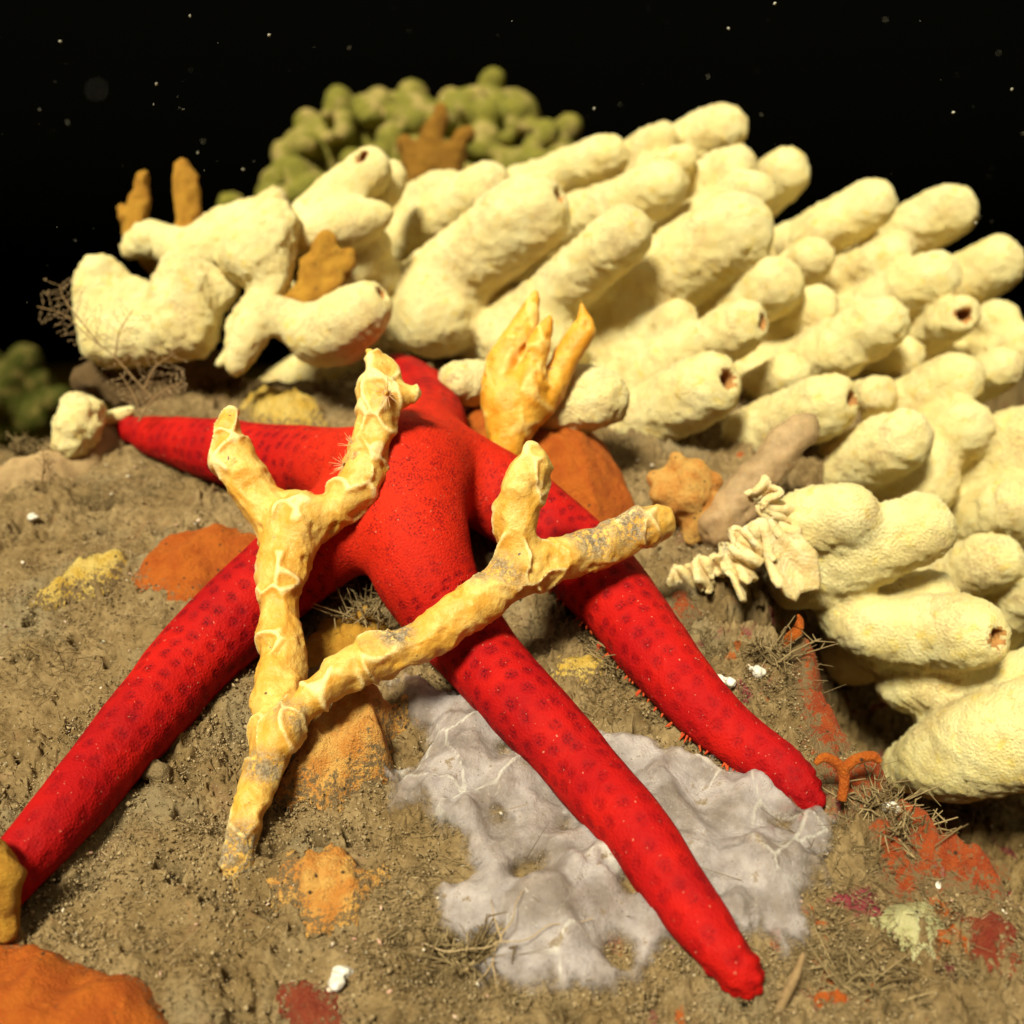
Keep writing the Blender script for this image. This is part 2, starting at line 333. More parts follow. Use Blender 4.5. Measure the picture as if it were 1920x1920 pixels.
M = dict(
    ground=m_ground(),
    sponge=m_sponge('cream_sponge', (0.89, 0.72, 0.335), (0.93, 0.80, 0.44), (0.88, 0.67, 0.22)),
    osc=m_flat('osculum_lining', (0.42, 0.20, 0.06), (0.30, 0.13, 0.04), 25),
    far=m_sponge('dim_painted_sponge', (0.165, 0.150, 0.030), (0.215, 0.190, 0.036), (0.12, 0.125, 0.03), 40),  # far: dimming by distance in water painted into the olive colour
    star=m_star(), foot=m_flat('tube_foot_skin', (0.45, 0.07, 0.012), (0.40, 0.03, 0.008), 30),
    branch=m_branch('yellow_crust_branch', (0.66, 0.42, 0.115), (0.57, 0.29, 0.042), (0.77, 0.60, 0.31)),
    palm=m_branch('amber_crust_branch', (0.70, 0.36, 0.05), (0.60, 0.25, 0.016), (0.75, 0.49, 0.15)),
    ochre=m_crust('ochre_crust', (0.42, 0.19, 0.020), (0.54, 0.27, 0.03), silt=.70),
    faroc=m_crust('far_ochre_crust', (0.26, 0.115, 0.012), (0.32, 0.15, 0.016), silt=.70), orange=m_crust('orange_crust', (0.40, 0.080, 0.007), (0.48, 0.115, 0.010), silt=.64, fine=40),  # faroc: darker copy of ochre, distance dimming put into the colour
    red=m_crust('red_orange_crust', (0.28, 0.040, 0.010), (0.38, 0.070, 0.014), silt=.50),
    peach=m_crust('peach_crust', (0.58, 0.23, 0.045), (0.68, 0.37, 0.10), silt=.55),
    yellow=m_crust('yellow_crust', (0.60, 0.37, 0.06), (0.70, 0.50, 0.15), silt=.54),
    lemon=m_crust('pale_crust', (0.46, 0.42, 0.20), (0.62, 0.56, 0.32), silt=.64),
    maroon=m_crust('maroon_crust', (0.20, 0.025, 0.012), (0.26, 0.05, 0.02), silt=.62),
    mat=m_mat(), ruffle=m_flat('ruffle_skin', (0.64, 0.46, 0.21), (0.74, 0.58, 0.33), 22, .75, .02, .3),
    tube=m_flat('silty_tube', (0.27, 0.17, 0.085), (0.36, 0.24, 0.12), 9, .8, .01, .1),
    hyd=m_tint('hydroid_stalk', (0.22, 0.13, 0.06), (0.42, 0.30, 0.17)), turf=m_tint('algae_strands', (0.10, 0.062, 0.026), (0.30, 0.215, 0.11)),
    fuzz=m_tint('silt_fuzz', (0.17, 0.11, 0.05), (0.40, 0.29, 0.165)), deep=m_sponge('dark_painted_sponge', (0.055, 0.065, 0.018), (0.075, 0.08, 0.02), (0.05, 0.06, 0.018), 40), grit=m_tint('shell_grit', (0.42, 0.22, 0.16), (0.62, 0.55, 0.44)), grain=m_tint('silt_grains', (0.18, 0.118, 0.056), (0.36, 0.265, 0.155)), shell=m_flat('shell_chalk', (0.55, 0.48, 0.42), (0.75, 0.70, 0.66), 40, .5, .01, .1, .4),  # deep: darkness of the distant water painted into the sponge colour
    snow=m_flat('drifting_specks', (0.22, 0.20, 0.15), (0.4, 0.37, 0.30), 30), polyp=m_flat('polyp_skin', (0.62, 0.34, 0.14), (0.70, 0.45, 0.22), 40, .5, .005, .3),
    clear=m_clear(), clump=m_crust('silt_clump', (0.20, 0.13, 0.06), (0.28, 0.19, 0.095), silt=.7, sss=0), brown=m_crust('brown_rock_crust', (0.12, 0.07, 0.028), (0.17, 0.10, 0.045), silt=.5))

# ------------------------------------------------------------------ sea floor
def sea_floor():
    ys = np.concatenate([np.linspace(1.2, 1.95, 60, endpoint=False), np.geomspace(1.95, 5.6, 780), np.linspace(5.62, 9.5, 160)])
    ss = np.concatenate([np.linspace(-1.5, -.66, 60, endpoint=False), np.linspace(-.66, .66, 800), np.linspace(.664, 1.5, 60)])
    Y = np.repeat(ys[:, None], len(ss), 1); X = ss[None] * (Y * .9 + .35); x = X.ravel(); y = Y.ravel()
    z = gtop(x, y); q = np.stack([x, y, z], 1)
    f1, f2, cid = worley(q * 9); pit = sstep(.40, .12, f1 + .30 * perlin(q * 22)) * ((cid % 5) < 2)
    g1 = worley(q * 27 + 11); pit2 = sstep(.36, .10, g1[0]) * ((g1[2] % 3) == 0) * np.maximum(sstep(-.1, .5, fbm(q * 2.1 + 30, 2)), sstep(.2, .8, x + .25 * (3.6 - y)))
    rough = .28 + .95 * sstep(-.3, .4, fbm(q * 2.0 + 9, 3)) + .6 * sstep(.2, .8, x + .25 * (3.6 - y))
    cl = worley(q * 24 + .5 * np.stack([perlin(q * 20), perlin(q * 20 + 7), 0 * x], 1))
    z = z + rough * (.030 * fbm(q * 8, 2) + .040 * np.abs(perlin(q * 17)) + .026 * np.abs(perlin(q * 36 + 4)) + .014 * np.abs(perlin(q * 62 + 3)) + .011 * np.abs(perlin(q * 110)) + .016 * sstep(.62, .05, cl[0]) * (cl[2] % 2) - .022) - .085 * pit - .03 * pit2 * rough
    x = x + rough * .012 * perlin(q * 30 + 50); y = y + rough * .012 * perlin(q * 30 + 80)
    n = len(ss); i = np.arange(len(ys) - 1)[:, None] * n + np.arange(n - 1)[None]
    F = np.stack([i, i + 1, i + n + 1, i + n], -1).reshape(-1, 4)
    me = raw_mesh('seabed', np.stack([x, y, z], 1), F)
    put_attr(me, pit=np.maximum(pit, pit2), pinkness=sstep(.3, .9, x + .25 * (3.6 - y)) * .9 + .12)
    tag(link('seabed', me, M['ground']), 'rough brown silt covered rock slope under the starfish', None, kind='structure')
    g = np.linspace(-90, 90, 70); X, Y = np.meshgrid(g, g); V = np.stack([X.ravel(), Y.ravel() + 40, -9 + .8 * fbm(np.stack([X.ravel(), Y.ravel(), 0 * X.ravel()], 1) * .12, 3)], 1)
    i = np.arange(69)[:, None] * 70 + np.arange(69)[None]; F = np.stack([i, i + 1, i + 71, i + 70], -1).reshape(-1, 4)
    me = raw_mesh('ground', V, F); put_attr(me, pit=np.zeros(len(V)), pinkness=np.zeros(len(V)))
    tag(link('ground', me, M['ground']), 'deep sea floor lost in the dark water', None, kind='structure')
sea_floor()

# ------------------------------------------------------------------ the water itself: even, absorbing
def haze():
    V = [(sx, sy, sz) for sx in (-95, 95) for sy in (-60, 135) for sz in (-11, 3.6)]
    F = [(0, 1, 3, 2), (4, 6, 7, 5), (0, 4, 5, 1), (2, 3, 7, 6), (0, 2, 6, 4), (1, 5, 7, 3)]
    me = bpy.data.meshes.new('haze'); me.from_pydata(V, [], F)
    m = bpy.data.materials.new('sea_water'); m.use_nodes = True; t = m.node_tree; t.nodes.remove(t.nodes['Principled BSDF'])
    v = t.nodes.new('ShaderNodeVolumePrincipled'); v.inputs['Color'].default_value = (0, 0, 0, 1); v.inputs['Density'].default_value = 0.08
    v.inputs['Absorption Color'].default_value = (0.36, 0.34, 0.075, 1)
    t.links.new(v.outputs[0], t.nodes['Material Output'].inputs['Volume'])
    tag(link('haze', me, m), 'dark sea water around the whole reef', None, kind='stuff')
haze()

# ------------------------------------------------------------------ starfish
def starfish():
    # px, py, radius px, height of the centre line above the silt as a multiple of the radius
    arms = [
        [(745, 905, 96, 1.9), (640, 990, 90, 1.7), (545, 1066, 85, 1.3), (450, 1150, 82, 1.0), (358, 1243, 78, .8), (268, 1348, 73, .75), (179, 1455, 67, .75), (100, 1550, 62, .8), (45, 1612, 59, .8), (-30, 1700, 50, .8), (-75, 1755, 34, .8)],
        [(745, 905, 96, 1.9), (640, 882, 82, 1.6), (520, 866, 70, 1.2), (400, 843, 58, .95), (310, 824, 42, .95), (265, 811, 29, 1.1), (240, 804, 23, 1.3), (231, 802, 14, 1.6)],
        [(755, 895, 100, 1.9), (790, 830, 82, 1.7), (800, 785, 72, 1.5), (780, 742, 62, 1.3), (750, 715, 50, 1.1)],
        [(775, 895, 100, 1.9), (860, 890, 84, 1.7), (960, 945, 80, 1.4), (1060, 1025, 78, 1.1), (1150, 1118, 76, .95), (1235, 1228, 70, .85), (1310, 1318, 62, .85), (1395, 1392, 53, .9), (1468, 1442, 45, .9), (1508, 1488, 34, .9), (1518, 1503, 24, .9)],
        [(765, 920, 104, 1.9), (775, 1000, 104, 1.75), (800, 1080, 94, 1.5), (840, 1150, 84, 1.25), (905, 1235, 76, 1.0), (1000, 1340, 73, .9), (1090, 1440, 70, .9), (1190, 1556, 66, .85), (1270, 1668, 60, .85), (1338, 1765, 52, .85), (1384, 1820, 43, .85), (1402, 1842, 30, .85)]]
    chains = []
    for a in arms:
        pts = []; rr = []
        for (px, py, r, h) in a:
            d = Gd(px, py, 0)
            for _ in range(4): d = Gd(px, py, R(r, d) * h)
            pts.append(P(px, py, d)); rr.append(R(r, d))
        q = catmull(np.column_stack([pts, rr]), 7); chains.append((q[:, :3], q[:, 3]))
    al = np.vstack([c[0] for c in chains]); f = Field(al.min(0) - .35, al.max(0) + .35, .0125)
    for k, (p, r) in enumerate(chains): f.chain(p, r, .11, k)
    V, Q, vid = f.mesh(); N = vnormals(V, Q)
    best = np.full(len(V), 9.); S = np.zeros(len(V)); T = np.zeros(len(V)); A = np.zeros(len(V)); TIP = np.zeros(len(V))
    for k, (p, r) in enumerate(chains):
        L = np.concatenate([[0], np.cumsum(np.linalg.norm(np.diff(p, axis=0), axis=1))]); ls = np.arange(-.2, L[-1] + .2, .03)
        ext = lambda v: np.stack([np.interp(ls, L, v[:, c]) for c in range(v.shape[1])], 1)
        pc = ext(p); t0 = (p[1] - p[0]) / np.linalg.norm(p[1] - p[0]); t1 = (p[-1] - p[-2]) / np.linalg.norm(p[-1] - p[-2])
        pc += np.minimum(ls, 0)[:, None] * t0 + np.maximum(ls - L[-1], 0)[:, None] * t1; tg = np.gradient(pc, axis=0)
        for _ in range(6): tg = (np.vstack([tg[:1], tg[:-1]]) + tg + np.vstack([tg[1:], tg[-1:]])) / 3
        tg /= np.linalg.norm(tg, axis=1)[:, None]; rc = np.interp(ls, L, r); cand = np.where(np.min(np.stack([np.linalg.norm(V - c, axis=1) for c in p[::3]]), 0) < .6)[0]
        D2_ = ((V[cand][:, None] - pc[None]) ** 2).sum(2); dm = D2_.min(1, keepdims=True); W = np.exp(-(D2_ - dm) / (2 * .055 ** 2)); W /= W.sum(1, keepdims=True)
        ss = W @ ls; c = W @ pc; t = W @ tg; t /= np.linalg.norm(t, axis=1)[:, None]; rr_ = W @ rc; dv = V[cand] - c; sc = np.sqrt(dm[:, 0]) - rr_
        e2 = np.cross(t, np.array([0, -.35, .94])); e2 /= np.linalg.norm(e2, axis=1)[:, None]; e1 = np.cross(e2, t)
        m = sc < best[cand]; q = cand[m]; best[q] = sc[m]; S[q] = ss[m]; A[q] = k; TIP[q] = ss[m] / L[-1]
        T[q] = (np.arctan2((dv * e2).sum(1), (dv * e1).sum(1)) * np.maximum(rr_, .07))[m]
    core = sstep(.75, .15, S)
    g1 = worley(V * 26)[0]; tipb = sstep(.90, 1.0, TIP)
    V = V + N * (.006 * fbm(V * 4, 2) + tipb * .012 * (sstep(.62, .1, g1) - .3))[:, None]
    me = raw_mesh('starfish', V, Q); put_attr(me, arm=np.stack([S + A * 7.3, T + A * 3.1, 0 * S], 1), tipness=sstep(.3, 1, TIP), core=core)
    o = tag(link('starfish', me, M['star']), 'bright red five armed starfish with dark dotted spots sprawled over the rock', 'starfish')
    mb = MB()
    for k, side in ((3, 1), (4, -1)):
        p, r = chains[k]; q = catmull(np.column_stack([p[::4], r[::4]]), 14)
        for i in range(int(len(q) * .30), len(q) - 4, 2):
            if random.random() < .3: continue
            t = q[min(i + 1, len(q) - 1), :3] - q[i - 1, :3]; t /= np.linalg.norm(t); s_ = np.cross(t, (0, -.2, .98)); s_ /= np.linalg.norm(s_); rr = q[i, 3]
            b = q[i, :3] + side * s_ * rr * .78 - np.array([0, 0, .56]) * rr; dirv = side * s_ * .7 + np.array([random.gauss(0, .35), random.gauss(0, .35), -.75])
            b = b + t * random.gauss(0, .012); l = .010 + .016 * random.random(); mb.tube([b, b + dirv * l * .6, b + dirv * l], [.005, .004, .002], 6)
    mb.build('tube_feet', M['foot'], o)['kind'] = 'stuff'
    return chains
STAR = starfish()

# ------------------------------------------------------------------ finger sponges
def sponge(name, label, cat, fingers, bodies, mat, h, k=.10, amp=1.0, osc=(), extra=None):
    """fingers: (tip px, py, base px, py, radius px, depth tip, depth base, root push)"""
    ch = []
    for fi in fingers:
        if isinstance(fi, list):
            q = catmull([np.append(P(x, y, d), R(r, d)) for x, y, r, d in fi], 5); ch.append((q[:, :3], q[:, 3], q[-1, :3], None, q[0, 3])); continue
        (tx, ty, bx, by, r, dt, db, root) = fi
        a = P(tx, ty, dt); b = P(bx, by, db); ra = R(r, dt); ax = (b - a) / np.linalg.norm(b - a); a2 = a + ax * ra * .95
        mid = (a2 * .55 + b * .45) + RNG.normal(size=3) * .008
        q = catmull(np.column_stack([[a2, a2 * .75 + mid * .25, mid, b], [ra * .94, ra * 1.0, ra * 1.0, ra * 1.06]]), 5)
        c = P(bx + (bx - tx) * root, by + (by - ty) * root + 20 * root, db + .55) if root else None
        ch.append((q[:, :3], q[:, 3], b, c, ra))
    allp = np.vstack([c[0] for c in ch] + [c[3][None] for c in ch if c[3] is not None] + [np.array([P(b[0], b[1], b[3])]) for b in bodies])
    pad = max([c[4] for c in ch] + [R(b[2], b[3]) for b in bodies]) * 1.5 + .12
    f = Field(allp.min(0) - pad, allp.max(0) + pad, h)
    for b in bodies: c = P(b[0], b[1], b[3]); f.chain([c, c + np.array([.01, .02, 0])], [R(b[2], b[3])] * 2, k * 1.6, 0)
    for i, (p, r, b, c, ra) in enumerate(ch):
        if c is not None: f.chain([b * .7 + c * .3, c], [ra * .98, ra * 1.5], k * 1.5, 0)
    for i, (p, r, b, c, ra) in enumerate(ch): f.chain(p, r, k, i + 1)
    nf = len(ch)
    for (i, dx, dy, dz, sz) in osc:
        p, r, b, c, ra = ch[i]; ax = p[0] - p[3]; ax /= np.linalg.norm(ax); dirv = ax * (1 - abs(dz)) + np.array([dx, -abs(dz), dy]); dirv /= np.linalg.norm(dirv)
        e = p[0] + dirv * ra * .97; f.chain([e + dirv * .04, e - dirv * ra * .9], [ra * sz, ra * sz * .8], .03, 1000 + i, sub=True)
    if extra: extra(f)
    V, Q, vid = f.mesh(); N = vnormals(V, Q)
    V = V + N * (amp * (.013 * fbm(V * 4.2, 2) + .007 * perlin(V * 13) + .008 * perlin(V * 27) + .012 * np.abs(perlin(V * 48))))[:, None]
    N = vnormals(V, Q); fid = face_id(Q, vid)
    for i in range(1, nf + 1):
        s_ = np.where(fid == i)[0]
        if len(s_): fid[s_[~main_piece(Q[s_])]] = 0
    root = submesh(name, V, Q, fid == 0, mat, None, N) if (fid == 0).any() else link(name, bpy.data.meshes.new(name), mat)
    tag(root, label, cat)
    for i in range(nf):
        s = fid == i + 1
        if s.sum() < 8: continue
        fo = submesh('finger', V, Q, s, mat, root, N); s2 = fid == 1000 + i
        if s2.sum() > 4: submesh('osculum', V, Q, s2, M['osc'], fo, N)
    return root
def dep(y):  return float(np.interp(y, [200, 400, 600, 750, 1000, 1200, 1400], [6.7, 6.0, 5.45, 5.1, 4.5, 4.15, 3.85]))
def fg(tx, ty, bx, by, r, dd=0.0, back=.60, root=.7):
    d = dep(ty) + dd; return (tx, ty, bx, by, r * 1.04, d, d + back, root)
main = [
    fg(1395, 222, 1180, 330, 50), fg(1262, 250, 1130, 330, 34, .1), fg(1168, 283, 985, 355, 45, .1), fg(1292, 292, 1200, 335, 28, -.1), fg(1412, 300, 1240, 375, 42, -.1),
    fg(1500, 300, 1395, 390, 46, .25), fg(1282, 335, 1080, 415, 50, -.2), fg(1440, 345, 1290, 430, 44, -.15), fg(1675, 360, 1450, 480, 48, .1), fg(1828, 372, 1620, 480, 52, .3),
    fg(1910, 468, 1730, 580, 54, .3), fg(1795, 498, 1570, 610, 48, 0), fg(1440, 395, 1150, 580, 78, -.45), fg(1208, 408, 1000, 590, 56, -.6), fg(1050, 355, 770, 590, 76, -.55),
    fg(950, 330, 740, 470, 50, -.2), fg(860, 345, 730, 420, 42, .1), fg(1494, 515, 1330, 610, 52, -.15), fg(1695, 585, 1480, 700, 52, -.2), fg(1430, 590, 1220, 700, 52, -.3),
    fg(1595, 735, 1390, 830, 58, -.25), fg(1372, 700, 1170, 810, 64, -.25), fg(1838, 690, 1600, 800, 52, 0), fg(1905, 680, 1770, 740, 40, .15), fg(1960, 640, 1800, 690, 46, .3),
    fg(1822, 580, 1700, 645, 38, .1), fg(1735, 805, 1520, 905, 62, -.15), fg(1845, 785, 1690, 860, 56, .05), fg(1985, 800, 1760, 915, 78, .1),
    fg(1340, 470, 1230, 545, 42, .1), fg(1545, 470, 1440, 545, 42, .15), fg(1600, 650, 1480, 715, 44, .1), fg(1290, 590, 1190, 650, 38, .05), fg(1500, 690, 1390, 750, 40, .15), fg(1660, 730, 1560, 780, 36, .2), fg(1560, 420, 1470, 480, 38, .3), fg(1330, 400, 1230, 460, 40, .2), fg(1130, 520, 1060, 580, 40, .15), fg(1890, 590, 1800, 640, 36, .35),
    [(1690, 1185, 56, 4.34), (1630, 1175, 58, 4.38), (1590, 1150, 56, 4.5)], [(1745, 1120, 50, 4.5), (1680, 1130, 52, 4.55), (1610, 1130, 50, 4.65)], [(1860, 1275, 44, 4.35), (1760, 1280, 48, 4.4), (1690, 1285, 46, 4.55)], [(2010, 1350, 100, 4.05), (1870, 1390, 98, 4.12), (1770, 1425, 74, 4.3), (1700, 1440, 46, 4.5)], [(1995, 1255, 62, 4.25), (1880, 1300, 62, 4.35), (1780, 1345, 60, 4.5)], [(1724, 990, 66, 4.30), (1640, 1020, 74, 4.34), (1560, 1055, 74, 4.42), (1490, 1085, 54, 4.5)], [(1588, 965, 58, 4.24), (1530, 975, 62, 4.3), (1470, 1000, 56, 4.38)], fg(1905, 1035, 1710, 1110, 52, .1), fg(1880, 1185, 1660, 1190, 70, -.15, .5, .25), fg(1985, 1080, 1830, 1190, 58, .2),
    fg(1010, 345, 900, 420, 34, .5), fg(1700, 470, 1540, 540, 40, .15), fg(1560, 560, 1420, 640, 42, .1), fg(1300, 480, 1150, 560, 40, .1), fg(1720, 660, 1590, 720, 40, .3), fg(1940, 930, 1800, 1000, 60, .25),
    fg(1700, 450, 1600, 520, 34, .3), fg(1430, 480, 1360, 520, 40, .25)]
bods = [(820, 590, 80, 6.0), (1000, 640, 100, 6.0), (1200, 640, 120, 6.2), (1150, 780, 60, 5.6), (1420, 700, 120, 6.2), (1600, 850, 120, 5.9), (1700, 700, 110, 6.4), (1800, 950, 130, 5.8), (1820, 1150, 110, 5.4), (1890, 1300, 90, 5.1), (1640, 560, 90, 6.6), (1620, 1000, 60, 4.85), (1700, 900, 90, 5.3), (1640, 1130, 60, 4.8), (1790, 1340, 70, 4.75)]
sponge('finger_sponge', 'large cream yellow sponge colony of many stubby fingers filling the upper right', 'sponge', main, bods, M['sponge'], .019, k=.075,
       osc=[(21, .25, .1, .5, .30), (20, .5, .0, .4, .26), (14, .3, .1, .3, .16), (25, -.2, .0, .8, .38), ([m[:2] for m in main].index((1880, 1185)), .2, 0, .6, .26), (19, .5, 0, .4, .22)])
D5 = 5.6
lc = lambda d, *L: [(x, y, r, d + (q[0] if q else 0)) for x, y, r, *q in L]
left = [lc(D5, (190, 527, 46), (186, 565, 46), (205, 625, 42)), lc(D5, (260, 540, 14), (250, 575, 24)), lc(D5 - .1, (334, 512, 36), (338, 550, 55), (345, 612, 64)), lc(D5, (392, 520, 24), (425, 542, 22), (418, 556, 20))]
sponge('lobed_sponge', 'squat cream sponge with two rounded lobes, leftmost on the ridge above the brown overhang', 'sponge', left, [(240, 622, 48, D5), (300, 636, 36, D5), (200, 635, 34, D5)], M['sponge'], .02, k=.14, amp=1.3)
left = [lc(6.0, (248, 466, 17), (275, 452, 30), (300, 448, 34), (355, 486, 36)), lc(6.0, (355, 486, 36), (400, 428, 28), (450, 400, 18)), lc(5.95, (516, 376, 26), (490, 410, 36), (430, 450, 34), (400, 480, 30))]
sponge('forked_sponge', 'pale cream branching sponge at the foot of the two ochre stalks', 'sponge', left, [(370, 500, 30, 6.05)], M['sponge'], .02, k=.12, amp=1.3)
left = [lc(5.5, (522, 408, 32), (515, 430, 46), (485, 470, 54), (478, 480, 50)), lc(5.5, (425, 484, 22), (460, 480, 40)), lc(5.5, (505, 500, 40), (512, 530, 33), (494, 570, 34), (452, 605, 26), (436, 650, 14), (412, 682, 7))]
sponge('stalked_sponge', 'cream sponge with a fat head on a thin waist left of the ochre lump', 'sponge', left, [(485, 475, 50, 5.5)], M['sponge'], .018, k=.10, amp=1.3)
mid = [lc(5.75, (694, 305, 32), (688, 325, 42), (620, 370, 38), (565, 412, 30)), lc(6.0, (735, 325, 24), (732, 345, 30), (690, 400, 30)), lc(5.65, (724, 400, 15), (690, 410, 34), (630, 426, 46), (572, 440, 38)), lc(5.85, (700, 460, 36), (650, 520, 44))]
sponge('chimney_sponge', 'cream sponge chimney with a round brown opening behind the ochre lump', 'sponge', mid, [(650, 450, 50, 6.0), (720, 520, 40, 6.0)], M['sponge'], .018, k=.09, amp=.6, osc=[(0, -.35, .0, .8, .38)])
low = [lc(5.2, (688, 575, 48), (660, 598, 58), (600, 625, 56, .1), (556, 608, 42, .15), (500, 592, 38, .15), (468, 632, 32, .1), (444, 682, 20, .1)), lc(5.35, (650, 655, 26), (600, 650, 26))]
sponge('bent_sponge', 'bent cream sponge finger with a small hole at its rounded tip below the ochre lump', 'sponge', low, [], M['sponge'], .017, k=.10, amp=.7, osc=[(0, .45, .3, .55, .22)])
sponge('knob_sponge', 'small round cream sponge knob standing alone at the left ridge', 'sponge', [lc(5.1, (152, 782, 40), (146, 800, 44), (138, 822, 40))], [(150, 815, 30, 5.2)], M['sponge'], .015, k=.08, amp=1.6)
sponge('sliver_sponge', 'thin flat cream sponge sliver between the round knob and the red arm tip', 'sponge', [lc(5.25, (248, 768, 6), (225, 778, 12), (195, 788, 14), (180, 800, 12))], [], M['sponge'], .012, k=.05, amp=.4)
sponge('nub_sponge', 'small pale sponge nub wedged between red arm and amber branch', 'sponge', [(830, 715, 885, 715, 38, 4.75, 4.85, 0)], [(890, 722, 34, 4.9)], M['sponge'], .014, k=.08, amp=.9)
sponge('torn_sponge', 'pale ragged sponge lump just right of the amber branch', 'sponge', [(1175, 735, 1080, 760, 54, 4.65, 4.75, 0), (1010, 790, 1070, 780, 26, 4.65, 4.75, 0)], [(1090, 745, 52, 4.75)], M['sponge'], .014, k=.08, amp=1.1)
def mound(name, label, lobes, bodies, h, mat): return sponge(name, label, 'sponge', lobes, bodies, mat, h, k=.035, amp=.7)
rr = random.Random(3); lob = []; DM = 11.0
top = [(520, 300), (560, 210), (620, 165), (700, 165), (770, 150), (850, 165), (935, 130), (990, 190), (1040, 240), (1085, 220), (1090, 280), (1050, 270)]
for (x, y) in top: lob.append((x, y, x * .75 + 200, y + 70, rr.uniform(24, 32), DM + .5, DM + .8, 0))
for _ in range(130):
    x = rr.uniform(505, 1080); y0 = np.interp(x, [505, 560, 620, 770, 935, 1000, 1090], [310, 220, 175, 165, 150, 200, 270]); y = rr.uniform(y0 + 15, 380)
    lob.append((x, y, x * .9 + 80, y + 22, rr.choice((14, 18, 22, 27, 33)) * rr.uniform(.85, 1.1), DM - (y - 150) * .004 + rr.uniform(-.15, .1), DM + .45, 0))
mound('far_sponge', 'knobbly sponge mound painted dim olive for distance, far behind the cream fingers', lob, [(640, 330, 110, 11.6), (760, 290, 110, 11.6), (900, 280, 110, 11.6), (1010, 310, 70, 11.6), (580, 300, 60, 11.6), (700, 240, 60, 11.6), (960, 220, 50, 11.6), (760, 420, 160, 11.8), (540, 380, 60, 11.6)], .036, M['far'])
lob = [(rr.uniform(-60, 135), rr.uniform(650, 800), 30 + rr.uniform(-30, 30), 800, rr.uniform(24, 34), rr.uniform(17.5, 18.3), 18.8, 0) for _ in range(26)]
lob = [l for l in lob if l[0] < 140 - max(0, 680 - l[1]) * 1.2]
mound('deep_sponge', 'sponge at the left edge, painted almost black green for the dark water', lob, [(20, 760, 90, 18.8)], .08, M['deep'])
sponge('outlying_sponge', 'single knob painted dim green for distance, left of the far mound', 'sponge', [(430, 360, 440, 420, 28, 10.5, 10.7, 0)], [(440, 420, 30, 10.8)], M['far'], .05, k=.1)

# ------------------------------------------------------------------ crusted branches
def branched(name, label, cat, chains, mat, h, k=.06, cell=8.0, ridge=.013, lump=.022, part='branch', dirt_at=(), slim=1.0, rw=.17):
    cs = []
    for c in chains:
        pts = [np.append(P(x, y, d), R(r * slim, d)) for (x, y, r, d) in c]; q = catmull(pts, 7); cs.append((q[:, :3], np.maximum(q[:, 3], .006)))
    al = np.vstack([c[0] for c in cs]); f = Field(al.min(0) - .22, al.max(0) + .22, h)
    for i, (p, r) in enumerate(cs): f.chain(p, r, k, i)
    V, Q, vid = f.mesh(); N = vnormals(V, Q)
    Vw = V + .05 * np.stack([perlin(V * 6), perlin(V * 6 + 31), perlin(V * 6 + 77)], 1)
    f1, f2, cid = worley(Vw * cell * np.array([1, 1, .75])); e = f2 - f1; rid = np.exp(-(e / rw) ** 2)
    dim = sstep(.35, .05, worley(V * 13 + 4)[0])
    keep = sstep(-.15, .15, perlin(V * 5 + 12)); rid = rid * (.35 + .65 * keep)
    V = V + N * (ridge * rid + lump * fbm(V * 5.5, 2) - .011 * dim + .003 * perlin(V * 34) - .004)[:, None]
    N2 = vnormals(V, Q); fid = face_id(Q, vid); dirt = np.zeros(len(V))
    for (x, y, r, s) in dirt_at:
        c = P(x, y, float(np.interp(x, *s) if isinstance(s, tuple) else s)); dirt = np.maximum(dirt, sstep(r, r * .4, np.linalg.norm(V - c, axis=1)) * sstep(-.25, .35, N2[:, 2] + .2))
    at = dict(ridge=rid, dirt=dirt, edge=np.ones(len(V)))
    root = submesh(name, V, Q, fid == 0, mat, None, N2, **at); tag(root, label, cat)
    for i in range(1, len(cs)):
        if (fid == i).sum() > 8: submesh(part, V, Q, fid == i, mat, root, N2, **at)
    return root
B0 = Gd(452, 1610)
def bd(y): return float(np.interp(y, [660, 950, 1250, 1500, 1620], [3.95, 3.85, 3.55, B0 + .06, B0]))
SX = ([460, 560, 700, 850, 1000, 1250], [B0 + .08, 3.32, 3.42, 3.50, 3.62, 3.82])
def sd(x): return float(np.interp(x, *SX))
st = [(x, y, r, bd(y)) for x, y, r in [(450, 1650, 36), (453, 1600, 34), (458, 1545, 33), (478, 1475, 32), (503, 1400, 37), (518, 1320, 46), (530, 1240, 50), (522, 1160, 38), (528, 1090, 44), (545, 1010, 56), (556, 975, 52)]]
lf = [(x, y, r, bd(y)) for x, y, r in [(548, 1000, 50), (488, 940, 44), (450, 885, 43), (434, 830, 38), (432, 795, 27), (436, 770, 12)]]
rf = [(x, y, r, bd(y)) for x, y, r in [(560, 985, 50), (618, 968, 42), (655, 930, 46), (685, 870, 42), (702, 800, 43), (712, 735, 40), (712, 695, 32), (698, 668, 16), (688, 656, 7)]]
nb = [(x, y, r, bd(y) - .03) for x, y, r in [(715, 755, 30), (745, 745, 28), (768, 738, 20)]]
sb = [(x, y, r, sd(x)) for x, y, r in [(474, 1490, 26), (505, 1425, 27), (550, 1345, 34), (615, 1280, 40), (690, 1238, 40), (775, 1212, 43), (850, 1160, 42), (920, 1108, 44), (990, 1072, 46), (1075, 1045, 42), (1150, 1016, 39), (1215, 988, 36), (1245, 975, 28)]]
ub = [(x, y, r, sd(980) - .02) for x, y, r in [(972, 1050, 42), (966, 1000, 41), (972, 945, 42), (988, 895, 38), (1002, 858, 26), (996, 838, 12)]]
uk = [(x, y, r, sd(980)) for x, y, r in [(1005, 900, 24), (1022, 872, 20)]]
